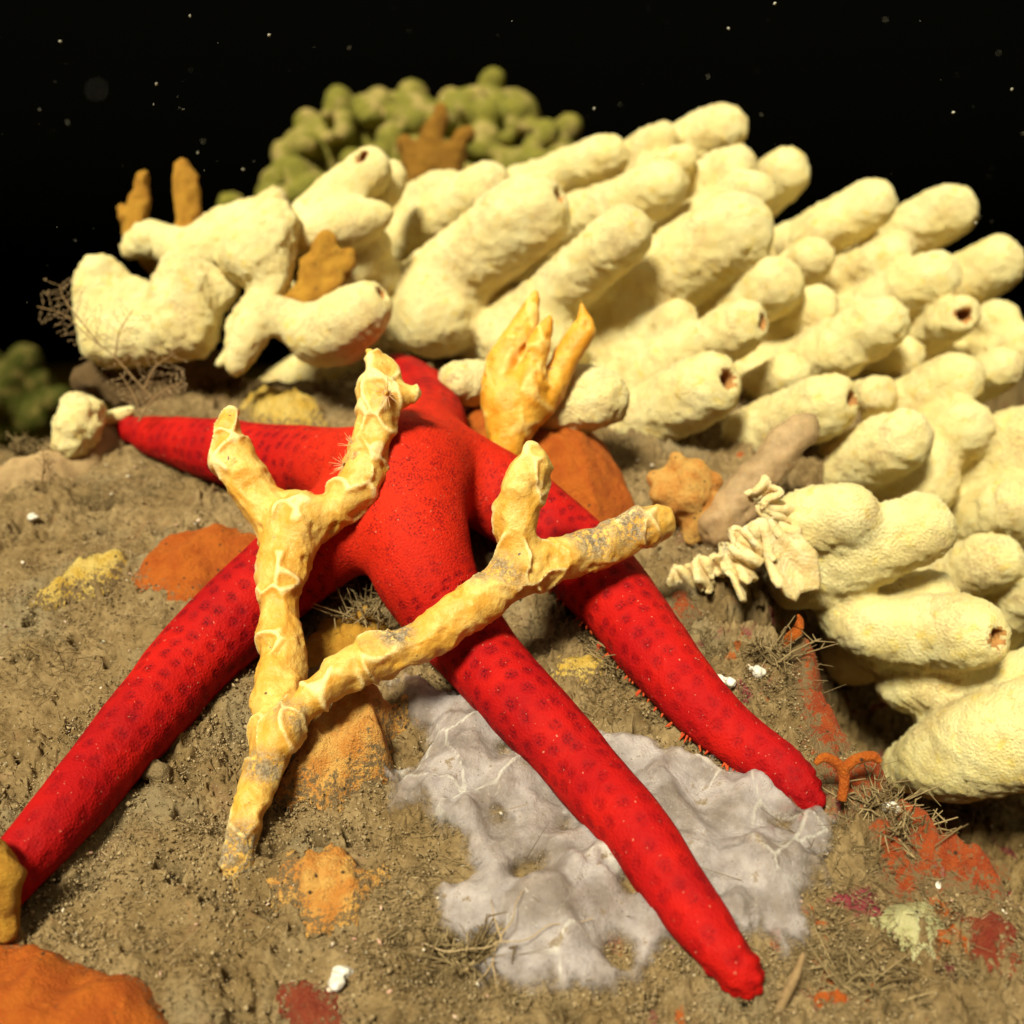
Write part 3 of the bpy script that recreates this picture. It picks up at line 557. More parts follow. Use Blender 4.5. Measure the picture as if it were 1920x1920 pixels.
branched('crusted_branch', 'pale yellow ridged branch forking into a Y in front of the starfish', 'branch', [st, lf, rf, nb, sb, ub, uk], M['branch'], .0095, slim=.93, ridge=.015, rw=.12, cell=8.6,
         dirt_at=[(1170, 990, .15, SX), (1100, 1015, .14, SX), (1150, 1060, .08, SX), (950, 1080, .12, SX), (905, 1100, .08, SX), (740, 1190, .10, SX), (690, 1230, .08, SX), (560, 1000, .07, 3.75), (550, 1350, .1, SX), (500, 1440, .1, SX), (452, 1600, .14, B0), (640, 1270, .06, SX), (820, 1160, .05, SX), (1085, 1090, .08, SX)])
D2 = 4.55
pl = lambda L: [(x, y, r, D2 + dd) for x, y, r, dd in L]
branched('palmate_branch', 'amber flattened branch with two pointed tips rising behind the red arm', 'branch', [
    pl([(950, 900, 32, .05), (952, 850, 34, 0), (955, 800, 42, 0), (948, 750, 44, 0), (936, 700, 32, 0), (955, 650, 28, 0), (985, 600, 24, .02), (1000, 570, 13, .03), (1006, 550, 5, .03)]),
    pl([(955, 800, 40, 0), (985, 745, 38, -.03), (1000, 690, 26, -.05), (1015, 640, 20, -.05), (1028, 606, 10, -.04), (1032, 592, 4, -.04)]),
    pl([(960, 790, 40, 0), (1020, 745, 32, .02), (1048, 695, 26, .03), (1072, 645, 20, .03), (1095, 608, 17, .03), (1092, 583, 9, .03), (1089, 566, 4, .03)]),
    pl([(1060, 680, 20, .03), (1092, 640, 18, .02), (1104, 612, 14, .02)]),
    pl([(965, 760, 24, 0), (975, 700, 24, .03), (1000, 660, 20, .04)])], M['palm'], .0115, k=.03, part='lobe', cell=7, ridge=.007, lump=.012)
sd_ = lambda L, D: [(x, y, r, D) for x, y, r in L]
branched('ochre_stalk', 'taller straight ochre stalk with a dark scarred side on the left ridge', 'stalk', [sd_([(352, 480, 22), (350, 430, 21), (345, 380, 20), (340, 340, 20), (338, 312, 16)], 6.0), sd_([(352, 400, 15), (362, 360, 11), (360, 330, 9)], 6.0)], M['ochre'], .016, part='scar')
branched('ochre_stalk', 'shorter ochre stalk with a side prong, leftmost on the ridge', 'stalk', [sd_([(250, 440, 19), (258, 400, 18), (265, 360, 17), (268, 335, 14)], 6.1), sd_([(250, 425, 14), (236, 408, 11), (226, 390, 6)], 6.1), sd_([(250, 440, 18), (275, 480, 16), (300, 510, 14)], 6.15)], M['ochre'], .016, part='prong')
branched('ochre_lump', 'craggy ochre growth in the dark gap between cream sponges', 'growth', [sd_([(565, 575, 28), (585, 530, 36), (600, 490, 32), (612, 458, 20)], 5.55), sd_([(590, 520, 30), (630, 500, 26), (655, 480, 14)], 5.55), sd_([(570, 560, 30), (620, 545, 24)], 5.5)], M['ochre'], .016, part='knob', lump=.05)
branched('ochre_lump', 'blurred ochre spiky clump in front of the far mound', 'growth', [sd_([(790, 340, 26), (805, 280, 24), (825, 215, 16), (830, 200, 7)], 9.0), sd_([(790, 330, 30), (770, 290, 22), (755, 270, 14)], 9.0), sd_([(800, 340, 26), (840, 290, 20), (875, 250, 14)], 9.0), sd_([(840, 330, 22), (850, 310, 20), (870, 295, 12)], 9.0)], M['faroc'], .03, part='spike', lump=.04)
def knobby(name, label, blobs, mat, h=.012, k=.03, lump=.02, cat='growth', part='knob'):
    return branched(name, label, cat, [[(x, y, r, d), (x + 2, y - 3, r, d)] for x, y, r, d in blobs], mat, h, k=k, lump=lump, part=part, ridge=.006, cell=16)
dk = Gd(1290, 990) - .05
knobby('knobbly_growth', 'peach and yellow knobbly growth standing beside the ragged cream ruffle', [(1280, 930, 50, dk), (1240, 895, 24, dk), (1268, 868, 20, dk - .02), (1300, 880, 22, dk - .02), (1328, 905, 22, dk), (1245, 925, 20, dk - .06), (1285, 905, 18, dk - .08), (1325, 960, 36, dk), (1345, 990, 30, dk), (1300, 990, 34, dk), (1260, 955, 26, dk - .04)], M['peach'], lump=.035)
dk = Gd(1080, 950) - .05
knobby('knobbly_growth', 'bright yellow lumpy growth on the orange mound above the red arm', [(1085, 925, 36, dk), (1065, 885, 20, dk), (1080, 870, 16, dk), (1110, 915, 22, dk), (1060, 940, 24, dk), (1050, 900, 14, dk)], M['yellow'])
dk = Gd(-5, 1745) - .05
knobby('knobbly_growth', 'yellow ridged lump cut by the left edge beside the lowest red arm', [(5, 1690, 40, dk), (-10, 1640, 40, dk), (20, 1650, 22, dk), (22, 1710, 24, dk), (0, 1740, 36, dk), (-30, 1600, 30, dk)], M['ochre'], lump=.035)

# ------------------------------------------------------------------ crusts on the rock
def patch(name, label, cat, poly, thick, mat, lump=.02, freq=9, ragged=.05, h=.012, dome=.15, ridge=0.0, holes=0.0, lift=0.0, bumps=0.0, bf=11, fine=.3):
    pw = np.array([G(x, y)[:2] for x, y in poly]); lo = pw.min(0) - .1; hi = pw.max(0) + .1
    gx = np.arange(lo[0], hi[0], h); gy = np.arange(lo[1], hi[1], h); X, Y = np.meshgrid(gx, gy, indexing='ij'); x = X.ravel(); y = Y.ravel()
    q0 = np.stack([x, y, 0 * x], 1); dist = np.full(len(x), 9.); ins = np.zeros(len(x), bool)
    for i in range(len(pw)):
        a, b = pw[i], pw[(i + 1) % len(pw)]; ab = b - a; t = np.clip(((x - a[0]) * ab[0] + (y - a[1]) * ab[1]) / (ab @ ab), 0, 1)
        dist = np.minimum(dist, np.hypot(x - a[0] - t * ab[0], y - a[1] - t * ab[1]))
        c = (a[1] > y) != (b[1] > y); ins ^= c & (x < (b[0] - a[0]) * (y - a[1]) / (b[1] - a[1] + 1e-12) + a[0])
    s = np.where(ins, dist, -dist) + ragged * fbm(q0 * 8 + 3, 3)
    if holes: s = np.minimum(s, (worley(q0 * 4.5 + 8)[0] - holes) * .25)
    t = 1 - np.exp(-np.maximum(s, -.05) / dome * 2.2)
    rid = np.zeros(len(x))
    if ridge:
        w = q0 + .08 * np.stack([perlin(q0 * 4), perlin(q0 * 4 + 9), 0 * x], 1); f1, f2, _ = worley(w * 5.2); rid = np.exp(-((f2 - f1) / .05) ** 2) * sstep(-.2, .4, perlin(q0 * 3 + 40))
        g1, g2, _ = worley(w * 11 + 5); rid = np.maximum(rid, .4 * np.exp(-((g2 - g1) / .08) ** 2) * sstep(0, .5, perlin(q0 * 4 + 70)))
    if bumps: wb = worley(q0 * bf + .35 * np.stack([perlin(q0 * bf), perlin(q0 * bf + 9), 0 * x], 1)); bum = bumps * (sstep(.75, .05, wb[0]) + .5 * sstep(.7, .1, worley(q0 * bf * 2.3)[0])) - bumps * .9 * sstep(.22, .05, wb[0]) * ((wb[2] % 4) == 0)
    else: bum = 0
    z = gtop(x, y) + .012 + thick * np.clip(t, -1.2, 1) + np.clip(t, 0, 1) * (lump * fbm(q0 * freq, 3) + ridge * rid + lump * fine * perlin(q0 * freq * 4) + bum) + lift
    n = len(gy); keep = (s > -.03).reshape(X.shape); i = np.arange(len(gx) - 1)[:, None] * n + np.arange(n - 1)[None]
    k = keep[:-1, :-1] & keep[1:, :-1] & keep[1:, 1:] & keep[:-1, 1:]; i = i[k]; F = np.stack([i, i + n, i + n + 1, i + 1], -1)
    o = submesh(name, np.stack([x, y, z], 1), F, np.ones(len(F), bool), mat, None, None, ridge=rid, edge=np.clip(s / .12, -.5, 1))
    return tag(o, label, cat)
patch('encrusting_mat', 'translucent whitish grey mat veined with pale ridges beneath the two right arms', 'mat',
      [(725, 1288), (800, 1300), (1000, 1330), (1120, 1390), (1190, 1390), (1300, 1420), (1420, 1430), (1510, 1500), (1575, 1560), (1545, 1640), (1525, 1720), (1530, 1790), (1470, 1815), (1380, 1790), (1260, 1800), (1190, 1850), (1130, 1880), (1000, 1890), (900, 1860), (850, 1800), (800, 1760), (800, 1700), (870, 1660), (860, 1610), (800, 1560), (735, 1520), (725, 1470), (790, 1440), (780, 1380), (745, 1330)],
      .060, M['mat'], lump=.034, freq=4.0, ragged=.05, h=.009, ridge=.005, holes=.14, dome=.09, fine=.10, bumps=.035, bf=6)
patch('orange_sponge', 'smooth orange sponge mound behind the red arm and amber branch', 'sponge', [(820, 830), (930, 800), (1080, 850), (1160, 900), (1200, 975), (1130, 1040), (1000, 1000), (860, 940)], .34, M['orange'], lump=.05, freq=4, ragged=.015, dome=.30, bumps=.012, bf=20)
patch('orange_sponge', 'orange sponge crust with dark pores tucked under the left red arm', 'sponge', [(250, 1080), (300, 1030), (350, 1000), (430, 995), (500, 1010), (470, 1060), (400, 1110), (330, 1130), (290, 1100)], .07, M['orange'], lump=.02, ragged=.03)
patch('orange_sponge', 'large blurred orange sponge filling the bottom left corner', 'sponge', [(-120, 1790), (0, 1775), (120, 1795), (210, 1835), (290, 1890), (330, 1960), (200, 2100), (-150, 2100)], .15, M['orange'], lump=.02, ragged=.02, dome=.3)
patch('yellow_crust', 'bumpy pale yellow crust on the silt at far left', 'sponge', [(70, 1130), (110, 1085), (180, 1050), (235, 1030), (240, 1060), (200, 1100), (140, 1120), (100, 1145)], .05, M['yellow'], lump=.02, freq=16, ragged=.035, bumps=.03, bf=20)
patch('yellow_crust', 'golden crumbly crust behind the upper left red arm', 'sponge', [(450, 775), (480, 750), (530, 748), (600, 770), (610, 805), (560, 815), (470, 800)], .07, M['yellow'], lump=.02, freq=16, ragged=.05, bumps=.05, bf=14)
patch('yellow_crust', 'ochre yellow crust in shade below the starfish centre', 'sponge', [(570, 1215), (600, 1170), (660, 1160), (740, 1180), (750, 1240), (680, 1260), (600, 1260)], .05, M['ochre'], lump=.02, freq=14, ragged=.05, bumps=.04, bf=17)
patch('yellow_crust', 'small yellow green crust between the two right red arms', 'sponge', [(1040, 1270), (1060, 1230), (1110, 1220), (1140, 1250), (1100, 1280)], .04, M['yellow'], lump=.03, freq=14, ragged=.04)
patch('peach_sponge', 'peach orange lumpy sponge right beside the crusted branch foot', 'sponge', [(545, 1440), (600, 1380), (640, 1340), (700, 1320), (760, 1340), (765, 1390), (720, 1440), (680, 1500), (620, 1520), (550, 1500)], .12, M['peach'], lump=.05, freq=6, ragged=.06, dome=.10, bumps=.085, bf=9)
patch('peach_sponge', 'lower peach orange sponge half buried in silt below the branch', 'sponge', [(510, 1660), (570, 1620), (640, 1610), (700, 1650), (690, 1710), (640, 1740), (580, 1725)], .075, M['peach'], lump=.04, freq=8, ragged=.07, bumps=.05, bf=10)
patch('pale_crust', 'pale lemon soft crust near the lower right corner', 'sponge', [(1645, 1740), (1680, 1710), (1740, 1705), (1760, 1750), (1740, 1785), (1690, 1785)], .035, M['lemon'], lump=.02, ragged=.03, bumps=.02)
patch('red_crust', 'maroon crust fragment at the bottom edge left of the mat', 'sponge', [(530, 1860), (570, 1855), (620, 1890), (680, 1960), (560, 1960)], .04, M['maroon'], lump=.02, ragged=.03, bumps=.02)
patch('red_crust', 'red orange crust running down the rock behind the middle red arm', 'sponge', [(1490, 1220), (1520, 1225), (1550, 1320), (1600, 1410), (1570, 1450), (1520, 1410), (1500, 1320)], .045, M['red'], lump=.03, ragged=.03, bumps=.03)
patch('red_crust', 'red orange crust below the little orange twig', 'sponge', [(1530, 1450), (1600, 1440), (1665, 1480), (1680, 1540), (1600, 1520), (1560, 1500)], .045, M['red'], lump=.03, ragged=.05, bumps=.035)
patch('red_crust', 'broad red orange crust at the right on the edge of the dark crevice', 'sponge', [(1670, 1530), (1730, 1515), (1800, 1570), (1880, 1640), (1910, 1710), (1810, 1700), (1710, 1640)], .05, M['red'], lump=.035, ragged=.05, bumps=.04)
patch('red_crust', 'thin dark red crust on the silt just below the orange T shaped twig', 'sponge', [(1600, 1560), (1650, 1530), (1720, 1600), (1700, 1680), (1640, 1660)], .03, M['red'], lump=.03, ragged=.07, bumps=.03)
patch('red_crust', 'dark red crust near the right edge below the broad red crust', 'sponge', [(1800, 1720), (1860, 1720), (1900, 1800), (1840, 1810)], .03, M['maroon'], lump=.03, ragged=.06, bumps=.03)
patch('red_crust', 'small red crust between the ragged ruffle and middle red arm', 'sponge', [(1245, 1125), (1285, 1110), (1310, 1150), (1280, 1190), (1255, 1170)], .05, M['red'], lump=.02, ragged=.02)

# ------------------------------------------------------------------ single small things
def tube_thing(name, label, cat, pts, mat, seg=14, rough=.012):
    q = catmull([np.append(P(x, y, d), R(r, d)) for x, y, r, d in pts], 10); mb = MB(); mb.tube(q[:, :3], np.maximum(q[:, 3], .001), seg); o = mb.build(name, mat)
    return tag(o, label, cat)
branched('tube_sponge', 'smooth greyish tan tube leaning against the cream fingers above the ragged ruffle', 'tube', [[(1345, 990, 42, 4.5), (1395, 930, 42, 4.50), (1450, 860, 38, 4.52), (1495, 815, 34, 4.54), (1512, 797, 27, 4.55)]], M['clear'], .014, ridge=.004, lump=.025)
d = Gd(1590, 1500) - .12
o = tube_thing('orange_twig', 'tiny bright orange T shaped twig next to the middle red arm tip', 'twig', [(1578, 1500, 9, d), (1583, 1465, 10, d), (1580, 1440, 12, d)], M['orange'])
for L in ([(1528, 1432, 5, d), (1545, 1420, 9, d), (1565, 1428, 10, d), (1582, 1442, 10, d)], [(1580, 1442, 10, d), (1605, 1424, 10, d), (1635, 1418, 10, d), (1650, 1428, 6, d)]):
    q = catmull([np.append(P(x, y, dd), R(r, dd)) for x, y, r, dd in L], 8); mb = MB(); mb.tube(q[:, :3], q[:, 3], 12); mb.build('twig_arm', M['orange'], o)
d = Gd(1470, 1215)
tube_thing('orange_twig', 'short upright orange sprig on the rock lip under the cream fingers', 'twig', [(1468, 1222, 6, d), (1478, 1200, 10, d - .03), (1494, 1185, 11, d - .05), (1500, 1165, 7, d - .05), (1496, 1152, 2, d - .05)], M['orange'])
d = Gd(1470, 1880)
tube_thing('worm_tube', 'thin greyish stalk leaning at the bottom right of the lowest arm tip', 'stalk', [(1458, 1900, 9, d), (1472, 1870, 9, d - .03), (1492, 1830, 8, d - .06), (1504, 1795, 5, d - .08), (1507, 1785, 1, d - .08)], M['tube'])
def ruffle():
    t = np.linspace(0, 1, 90); path = catmull([np.append(P(x, y, d), w) for x, y, d, w in [(1255, 1095, 4.28, .05), (1300, 1065, 4.25, .07), (1345, 1050, 4.22, .09), (1375, 1035, 4.2, .12), (1400, 1000, 4.2, .13), (1450, 985, 4.17, .15), (1455, 935, 4.2, .13), (1425, 905, 4.22, .06)]], 22)
    m = 26; V = []; n = len(path)
    for i, p in enumerate(path):
        tt = np.gradient(path[:, :3], axis=0)[i]; tt /= np.linalg.norm(tt); dn = np.array([.35, -.25, -.9]); dn -= tt * (dn @ tt); dn /= np.linalg.norm(dn); nn = np.cross(tt, dn)
        for j in range(m):
            v = j / (m - 1); w = p[3] * (1.5 + .9 * math.sin(i * .19) * math.sin(i * .071 + 1)); w *= 1 + .12 * math.sin(i * 1.3) * math.sin(i * .57 + 2); wav = float(perlin(np.array([[i * .17, v * .9, 3.3]]))[0]) * .12 * v ** .6 + float(perlin(np.array([[i * .31, v * 1.6, 9.1]]))[0]) * .06 * v; w *= 1 + .8 * float(perlin(np.array([[i * .13, 5.2, 1.7]]))[0])
            V.append(p[:3] + dn * (v - .25) * w + nn * wav)
    V = np.array(V); V += .016 * np.stack([perlin(V * 12), perlin(V * 12 + 9), perlin(V * 12 + 5)], 1)
    i = np.arange(n - 1)[:, None] * m + np.arange(m - 1)[None]; F = np.stack([i, i + 1, i + m + 1, i + m], -1).reshape(-1, 4); N = vnormals(V, F); Nn = len(V)
    V2 = np.vstack([V + N * .011, V - N * .011]); e = []
    top = np.arange(n) * m; bot = top + m - 1
    for line, fl in ((top, 0), (bot, 1), (np.arange(m), 1), (np.arange(m) + (n - 1) * m, 0)):
        q = np.stack([line[:-1], line[1:], line[1:] + Nn, line[:-1] + Nn], 1); e.append(q[:, ::-1] if fl else q)
    F2 = np.vstack([F, F[:, ::-1] + Nn] + e)
    tag(link('sponge_ruffle', raw_mesh('sponge_ruffle', V2, F2), M['ruffle']), 'crumpled ragged cream ruffle hanging from the sponge finger right of the knobbly growth', 'ruffle')
ruffle()
def polyp(label, px, py, d, r):
    c = P(px, py, d); toc = -c / np.linalg.norm(c); mb = MB(); mb.tube([c - toc * .03, c, c + toc * .015], [r * .7, r * .8, r * .55], 12); o = tag(mb.build('polyp', M['polyp']), label, 'polyp'); tn = MB()
    for k in range(26):
        a = random.random() * 6.28; u = RT * math.cos(a) + UP * math.sin(a); l = r * random.uniform(1.6, 3.4); b = c + toc * .012 + u * r * .5
        tn.tube([b, b + u * l * .5 + toc * l * .35, b + u * l + toc * l * random.uniform(.2, .5)], [.0013, .0010, .0006], 5)
    tn.build('tentacles', M['polyp'], o)
polyp('tiny polyp with spread tentacles in the notch near the top of the yellow branch', 726, 738, 3.80, .020)
polyp('tiny polyp on the inner side of the yellow fork, upper of two', 664, 836, 3.84, .016)
polyp('tiny polyp on the inner side of the yellow fork, lower of two', 648, 872, 3.84, .018)
def hydroid(label, stems, pin, seed):
    r2 = random.Random(seed); root = None
    for k, s in enumerate(stems):
        q = catmull([P(*p) for p in s], 10); mb = MB(); mb.tube(q, np.linspace(.0045, .002, len(q)), 6, .1)
        T = np.gradient(q, axis=0)
        for i in range(3, len(q), 3):
            t = T[i] / np.linalg.norm(T[i])
            for sgn in (-1, 1):
                sd2 = np.cross(t, AX) * sgn; sd2 /= np.linalg.norm(sd2); l = pin * r2.uniform(.6, 1.1) * (1.1 - .6 * i / len(q)); e = q[i] + (sd2 * .9 + t * r2.uniform(.1, .7) + AX * r2.gauss(0, .3)) * l
                m_ = (q[i] + e) / 2 + t * l * -.08; mb.tube([q[i], m_, e], [.0012, .0010, .0007], 4, .3)
                for f in (.35, .6, .85, 1.0):
                    c = q[i] + (e - q[i]) * f; mb.tube([c, c + np.array([r2.gauss(0, 1), r2.gauss(0, 1), r2.gauss(0, 1)]) * .005], [.0022, .0018], 4, .8)
        o = mb.build('hydroid' if root is None else 'frond', M['hyd'], root)
        if root is None: root = tag(o, label, 'hydroid')
hydroid('large thin feathery brown hydroid in front of the left lobed sponge', [[(330, 790, 5.0), (270, 730, 4.95), (215, 670, 4.95), (165, 630, 4.95), (120, 590, 4.95), (70, 575, 4.95)],
    [(190, 650, 4.95), (150, 600, 4.93), (120, 560, 4.93), (112, 535, 4.93)], [(215, 670, 4.95), (225, 620, 4.95), (250, 580, 4.95)], [(270, 730, 4.95), (290, 690, 4.95), (330, 660, 4.95)]], .14, 1)
hydroid('small feathery hydroid with arched fronds beside the round sponge knob', [[(260, 790, 4.9), (285, 750, 4.88), (320, 725, 4.88), (345, 715, 4.88)], [(265, 785, 4.9), (250, 740, 4.9), (225, 700, 4.9)]], .09, 2)
hydroid('wispy hydroid sprig on the silt at the left edge', [[(78, 905, 4.6), (82, 870, 4.58), (80, 840, 4.57)], [(80, 890, 4.6), (100, 860, 4.58)]], .05, 5)
def frag(label, px, py, size, seed):
    c = G(px, py, .015); r2 = np.random.default_rng(seed); f = Field(c - size * 1.6, c + size * 1.6, size / 9)
    for _ in range(4): o = r2.normal(size=3) * size * .45; o2 = r2.normal(size=3) * size * .5; o[2] *= .5; o2[2] *= .5; f.chain([c + o * .5, c + o2 * .8], [size * .32, size * .22], size * .25)
    V, Q, _v = f.mesh(); V = V + vnormals(V, Q) * (size * .12 * perlin(V * 2.2 / size))[:, None]
    tag(link('shell_fragment', raw_mesh('shell_fragment', V, Q), M['shell']), label, 'shell', 'white shell fragments on the silt')
frag('white shell chip right of the middle red arm, upper of two', 1425, 1262, .05, 1); frag('white shell chip right of the middle red arm, lower of two', 1370, 1280, .045, 2)
frag('pale shell bit on the right red crust', 1665, 1510, .045, 3); frag('pale shell chip at the left of the silt near the edge', 60, 970, .04, 4); frag('white fragment under the lower peach sponge', 610, 1690, .03, 5); frag('pale rim shell beside broad red crust', 1760, 1665, .04, 6)
frag('grey pebble like shell bit at bottom edge beside maroon crust', 640, 1830, .05, 8)
d = Gd(150, 880)
patch('silt_ledge', 'thin grey brown silt ledge jutting at the left below the round knob', 'ledge', [(-60, 905), (60, 880), (150, 850), (220, 800), (260, 790), (250, 830), (180, 870), (80, 900), (0, 925), (-60, 935)], .10, M['tube'], lump=.02, ragged=.03, dome=.08)
knobby('rock_ledge', 'dark brown rock overhang under the squat lobed sponge', [(175, 715, 36, 5.75), (235, 725, 48, 5.8), (300, 715, 48, 5.8), (365, 700, 40, 5.8), (420, 690, 28, 5.8), (200, 690, 30, 5.7), (330, 745, 40, 5.75), (270, 690, 40, 5.85)], M['brown'], h=.018, k=.08, lump=.05, cat='rock', part='bulge')
dk = Gd(290, 1455) - .03
knobby('silt_clump', 'small crumbly silt clump pressed against the lower edge of the left red arm', [(282, 1432, 15, dk), (298, 1450, 18, dk), (275, 1450, 12, dk - .02), (310, 1465, 18, dk + .02), (300, 1480, 16, dk)], M['clump'], h=.008, k=.02, lump=.03, cat='silt', part='crumb')

def tuft(label, px, py, n, l0, mat, seed):
    r2 = random.Random(seed); b0 = G(px, py, 0); mb = MB()
    for _ in range(n):
        b = b0 + np.array([r2.gauss(0, .035), r2.gauss(0, .035), -.01]); a = np.array([r2.gauss(0, .55), r2.gauss(-.2, .5), r2.uniform(.5, 1)]); l = l0 * r2.uniform(.5, 1.1); m = b + a * l * .5; e = m + (a + np.array([r2.gauss(0, .5), r2.gauss(0, .5), r2.gauss(0, .4)])) * l * .5
        t = r2.random(); mb.tube([b, m, e], [.0042, .0036, .0018], 4, t)
        for _k in range(3):
            f = r2.uniform(.3, 1); p = b + (e - b) * f; mb.tube([p, p + np.array([r2.gauss(0, 1), r2.gauss(0, 1), r2.gauss(0, 1)]) * l * .22], [.003, .0014], 4, t)
    return tag(mb.build('algae_tuft', mat), label, 'algae', 'brown algae tufts on the rock')
tuft('bushy brown algae tuft at the crevice below the lowest right sponge finger', 1810, 1510, 90, .20, M['turf'], 1)
tuft('brown algae tuft between the two right hand red arms', 1195, 1260, 70, .13, M['turf'], 2)
tuft('small algae tuft beside the orange T shaped twig', 1640, 1510, 50, .12, M['turf'], 3)
tuft('dark algae tuft in the shade under the starfish centre', 690, 1165, 70, .15, M['turf'], 4)
tuft('low algae tuft on the silt at the left edge', 55, 850, 60, .11, M['turf'], 5)
tuft('pale algae tuft at the lower rim of the grey mat', 880, 1800, 60, .12, M['turf'], 6)
tuft('algae tuft behind the golden crust on the upper left', 600, 740, 50, .10, M['turf'], 7)
def threads(label, paths):
    mb = MB()
    for pth in paths:
        q = catmull([G(x, y, h) for x, y, h in pth], 8); q = q + .030 * np.stack([perlin(q * 9), perlin(q * 9 + 4), perlin(q * 9 + 8)], 1); mb.tube(q, np.linspace(.0026, .0012, len(q)), 5, .8)
    tag(mb.build('algae_thread', M['hyd']), label, 'algae')
threads('fine golden branching threads lying over the lower grey mat', [[(790, 1765, .05), (860, 1775, .1), (940, 1765, .1), (1050, 1740, .1), (1110, 1725, .1)], [(935, 1765, .1), (960, 1720, .12), (975, 1670, .1)], [(940, 1762, .1), (930, 1720, .12), (928, 1680, .1)], [(915, 1765, .1), (915, 1810, .06), (890, 1850, .04)], [(915, 1790, .08), (930, 1830, .06), (935, 1850, .04)]])
tuft('algae tuft on the rock lip beside the broad red crust', 1690, 1570, 60, .12, M['turf'], 8)
tuft('algae tuft near the bottom edge right of the lowest arm tip', 1600, 1850, 60, .12, M['turf'], 9)
tuft('sparse algae tuft behind the white shell chips', 1450, 1230, 45, .11, M['turf'], 10)
# ------------------------------------------------------------------ loose silt, algae strands, drifting specks
def scatter_pts(n, dens):
    out = []
    while sum(map(len, out)) < n:
        px = RNG.uniform(-150, 2070, 6000); y = 2.0 + 3.9 * RNG.random(6000) ** 1.3; x = (px - 960) / 1920 * y * 1.06
        q = np.stack([x, y, 0 * x], 1); w = dens(q); k = RNG.random(6000) < w; out.append(np.stack([x[k], y[k]], 1))
    return np.vstack(out)[:n]
def grains():
    p = scatter_pts(75000, lambda q: .10 + .90 * sstep(-.25, .35, fbm(q * 2.6 + 5, 4))); z = gtop(p[:, 0], p[:, 1]); n = len(p)
    t = (1 + 5 ** .5) / 2; base = np.array([(1, 1, 1), (1, -1, -1), (-1, 1, -1), (-1, -1, 1), (0, 0, -1.5), (0, 1.5, 0), (1.5, 0, 0), (-1.5, 0, 0), (0, -1.5, 0), (0, 0, 1.5)], float)
    octa = np.array([(1, 0, 0), (-1, 0, 0), (0, 1, 0), (0, -1, 0), (0, 0, 1), (0, 0, -1)], float); f = np.array([(0, 2, 4), (2, 1, 4), (1, 3, 4), (3, 0, 4), (2, 0, 5), (1, 2, 5), (3, 1, 5), (0, 3, 5)])
    s = .0020 + .0042 * RNG.random(n) ** 2 + .007 * RNG.random(n) ** 30; A = RNG.normal(size=(n, 3, 3)); Qm, _ = np.linalg.qr(A); V = np.einsum('nij,kj->nki', Qm, octa) * (s[:, None] * RNG.uniform(.4, 1.5, (n, 6)))[..., None]
    V += np.column_stack([p, z + RNG.uniform(-.012, .022, n)])[:, None]; F = (f[None] + 6 * np.arange(n)[:, None, None]).reshape(-1, 3)
    me = raw_mesh('silt_grains', V.reshape(-1, 3), F); put_attr(me, tint=np.repeat(RNG.random(n) ** 1.5, 6))
    tag(link('silt_grains', me, M['grain']), 'loose crumbs of brown silt strewn over the rock', 'silt', kind='stuff')
grains()
def specks():
    p = scatter_pts(900, lambda q: .15 + .85 * sstep(.0, .5, fbm(q * 1.6 + 90, 3))); z = gtop(p[:, 0], p[:, 1]); mb = MB(); r2 = random.Random(4)
    for (x, y), zz in zip(p, z):
        b = np.array([x, y, zz + r2.uniform(.006, .022)]); v = np.array([r2.gauss(0, 1), r2.gauss(0, 1), r2.gauss(0, .6)]); v /= np.linalg.norm(v); l = .004 + .016 * r2.random() ** 3; w = l * r2.uniform(.18, .5)
        mb.tube([b, b + v * l * .5, b + v * l], [w * .6, w, w * .5], 5, r2.random())
    tag(mb.build('shell_grit', M['grit']), 'pale and pinkish shell grit sprinkled over the silt', 'grit', kind='stuff')
specks()
def fuzz():
    p = scatter_pts(16000, lambda q: .15 + .85 * sstep(-.2, .45, fbm(q * 3.1 + 33, 3))); z = gtop(p[:, 0], p[:, 1]); n = len(p)
    b = np.column_stack([p, z + RNG.uniform(-.004, .016, n)]); a = np.column_stack([RNG.normal(size=n) * .8, RNG.normal(size=n) * .8 - .2, RNG.uniform(0, 1, n)]); a /= np.linalg.norm(a, axis=1)[:, None]; l = RNG.uniform(.008, .030, n)[:, None]
    c = b + a * l * .5 + RNG.normal(size=(n, 3)) * .004; e = b + a * l + RNG.normal(size=(n, 3)) * .008; w = RNG.normal(size=(n, 3)); w = np.cross(w, a); w /= np.linalg.norm(w, axis=1)[:, None]; w2 = np.cross(w, a)
    rings = []
    for o, r in ((b, .0016), (c, .0014), (e, .0007)):
        for k in range(3): rings.append(o + r * (np.cos(k * 2.0944) * w + np.sin(k * 2.0944) * w2))
    V = np.stack(rings, 1); f = np.array([(i + k, i + (k + 1) % 3, i + 3 + (k + 1) % 3, i + 3 + k) for i in (0, 3) for k in range(3)])
    F = (f[None] + 9 * np.arange(n)[:, None, None]).reshape(-1, 4); me = raw_mesh('silt_fuzz', V.reshape(-1, 3), F); put_attr(me, tint=np.repeat(RNG.random(n), 9))
    tag(link('silt_fuzz', me, M['fuzz']), 'short fluffy fuzz holding the silt on the rock', 'fuzz', kind='stuff')
fuzz()
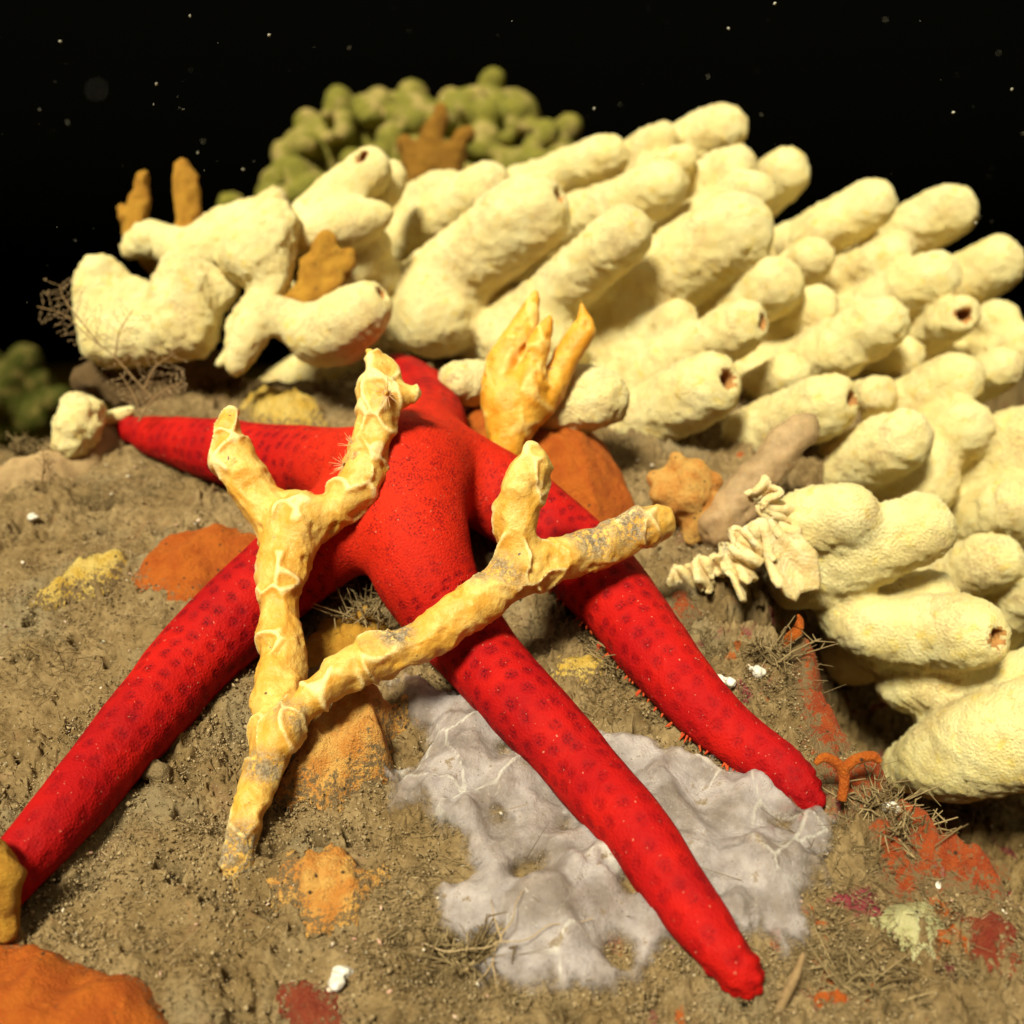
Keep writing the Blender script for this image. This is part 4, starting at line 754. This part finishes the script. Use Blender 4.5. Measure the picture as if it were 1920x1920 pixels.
def turf():
    spots = [G(x, y)[:2] for x, y in [(1200, 1230), (1150, 1270), (870, 1560), (850, 1830), (690, 1130), (680, 1180), (1250, 1300), (1100, 1170), (1640, 1520), (1700, 1560), (1800, 1480), (560, 740), (60, 850), (1000, 1850), (1580, 1600), (330, 900), (480, 760), (1330, 1210), (1600, 1700), (1700, 1650), (1780, 1780), (1560, 1830), (1850, 1760), (1640, 1880), (820, 1840), (760, 1700), (1450, 1290), (1380, 1230), (100, 1220), (200, 940)]]
    p = scatter_pts(900, lambda q: .05 + .95 * sstep(.05, .6, fbm(q * 2.5 + 60, 3)))
    ex = np.vstack([np.array(s) + RNG.normal(size=(260, 2)) * .11 for s in spots]); p = np.vstack([p, ex]); mb = MB(); z = gtop(p[:, 0], p[:, 1])
    for (x, y), zz in zip(p, z):
        b = np.array([x, y, zz - .005]); l = random.uniform(.02, .06) * (1 if random.random() < .93 else 2); a = np.array([random.gauss(0, .7), random.gauss(-.15, .7), random.uniform(.1, .8)]); c = np.array([random.gauss(0, .5), random.gauss(0, .5), random.gauss(0, .35)])
        mb.tube([b, b + a * l * .5, b + (a + c) * l], [.0017, .0014, .0008], 3, random.random())
    tag(mb.build('algae_turf', M['turf']), 'fine tangled brown algae strands on the silt', 'algae', kind='stuff')
turf()
def snow():
    mb = MB(); r2 = random.Random(12); big = [(458, 318, 4.6), (372, 284, 4.5), (110, 78, 4.2), (357, 33, 4), (1115, 201, 4.4), (1790, 210, 4), (1895, 170, 4), (292, 160, 4), (502, 67, 4), (1450, 8, 3.8), (1367, 56, 4), (1828, 416, 4.4)]
    for (x, y, d) in big: c = P(x, y, d); v = np.array([r2.gauss(0, 1), 0, r2.gauss(0, 1)]); v /= np.linalg.norm(v); mb.tube([c, c + v * .006, c + v * .012], [.002, .006, .002], 6)
    for _ in range(260):
        d = r2.uniform(2.2, 7.5); x, y = r2.uniform(-300, 2220), r2.uniform(-200, 1500 if r2.random() < .25 else 620); c = P(x, y, d)
        if c[2] < gz(c[0], c[1]) + .1: continue
        s = (.5 + 1.6 * r2.random() ** 3) * .00045 * d / 2; v = np.array([r2.gauss(0, 1), r2.gauss(0, 1), r2.gauss(0, 1)]); v /= np.linalg.norm(v); e_ = r2.uniform(1.2, 4.5); mb.tube([c, c + v * s * e_, c + v * s * e_ * 2], [s * .4, s * .8, s * .3], 5)
    for _ in range(7):
        c = P(r2.uniform(-200, 2100), r2.uniform(-100, 500), r2.uniform(1.1, 1.7)); mb.tube([c, c + np.array([.001, 0, .0015]), c + np.array([.002, 0, .003])], [.0008, .0014, .0008], 6)
    tag(mb.build('marine_snow', M['snow']), 'tiny pale specks drifting in the dark water', 'specks', kind='stuff')
snow()
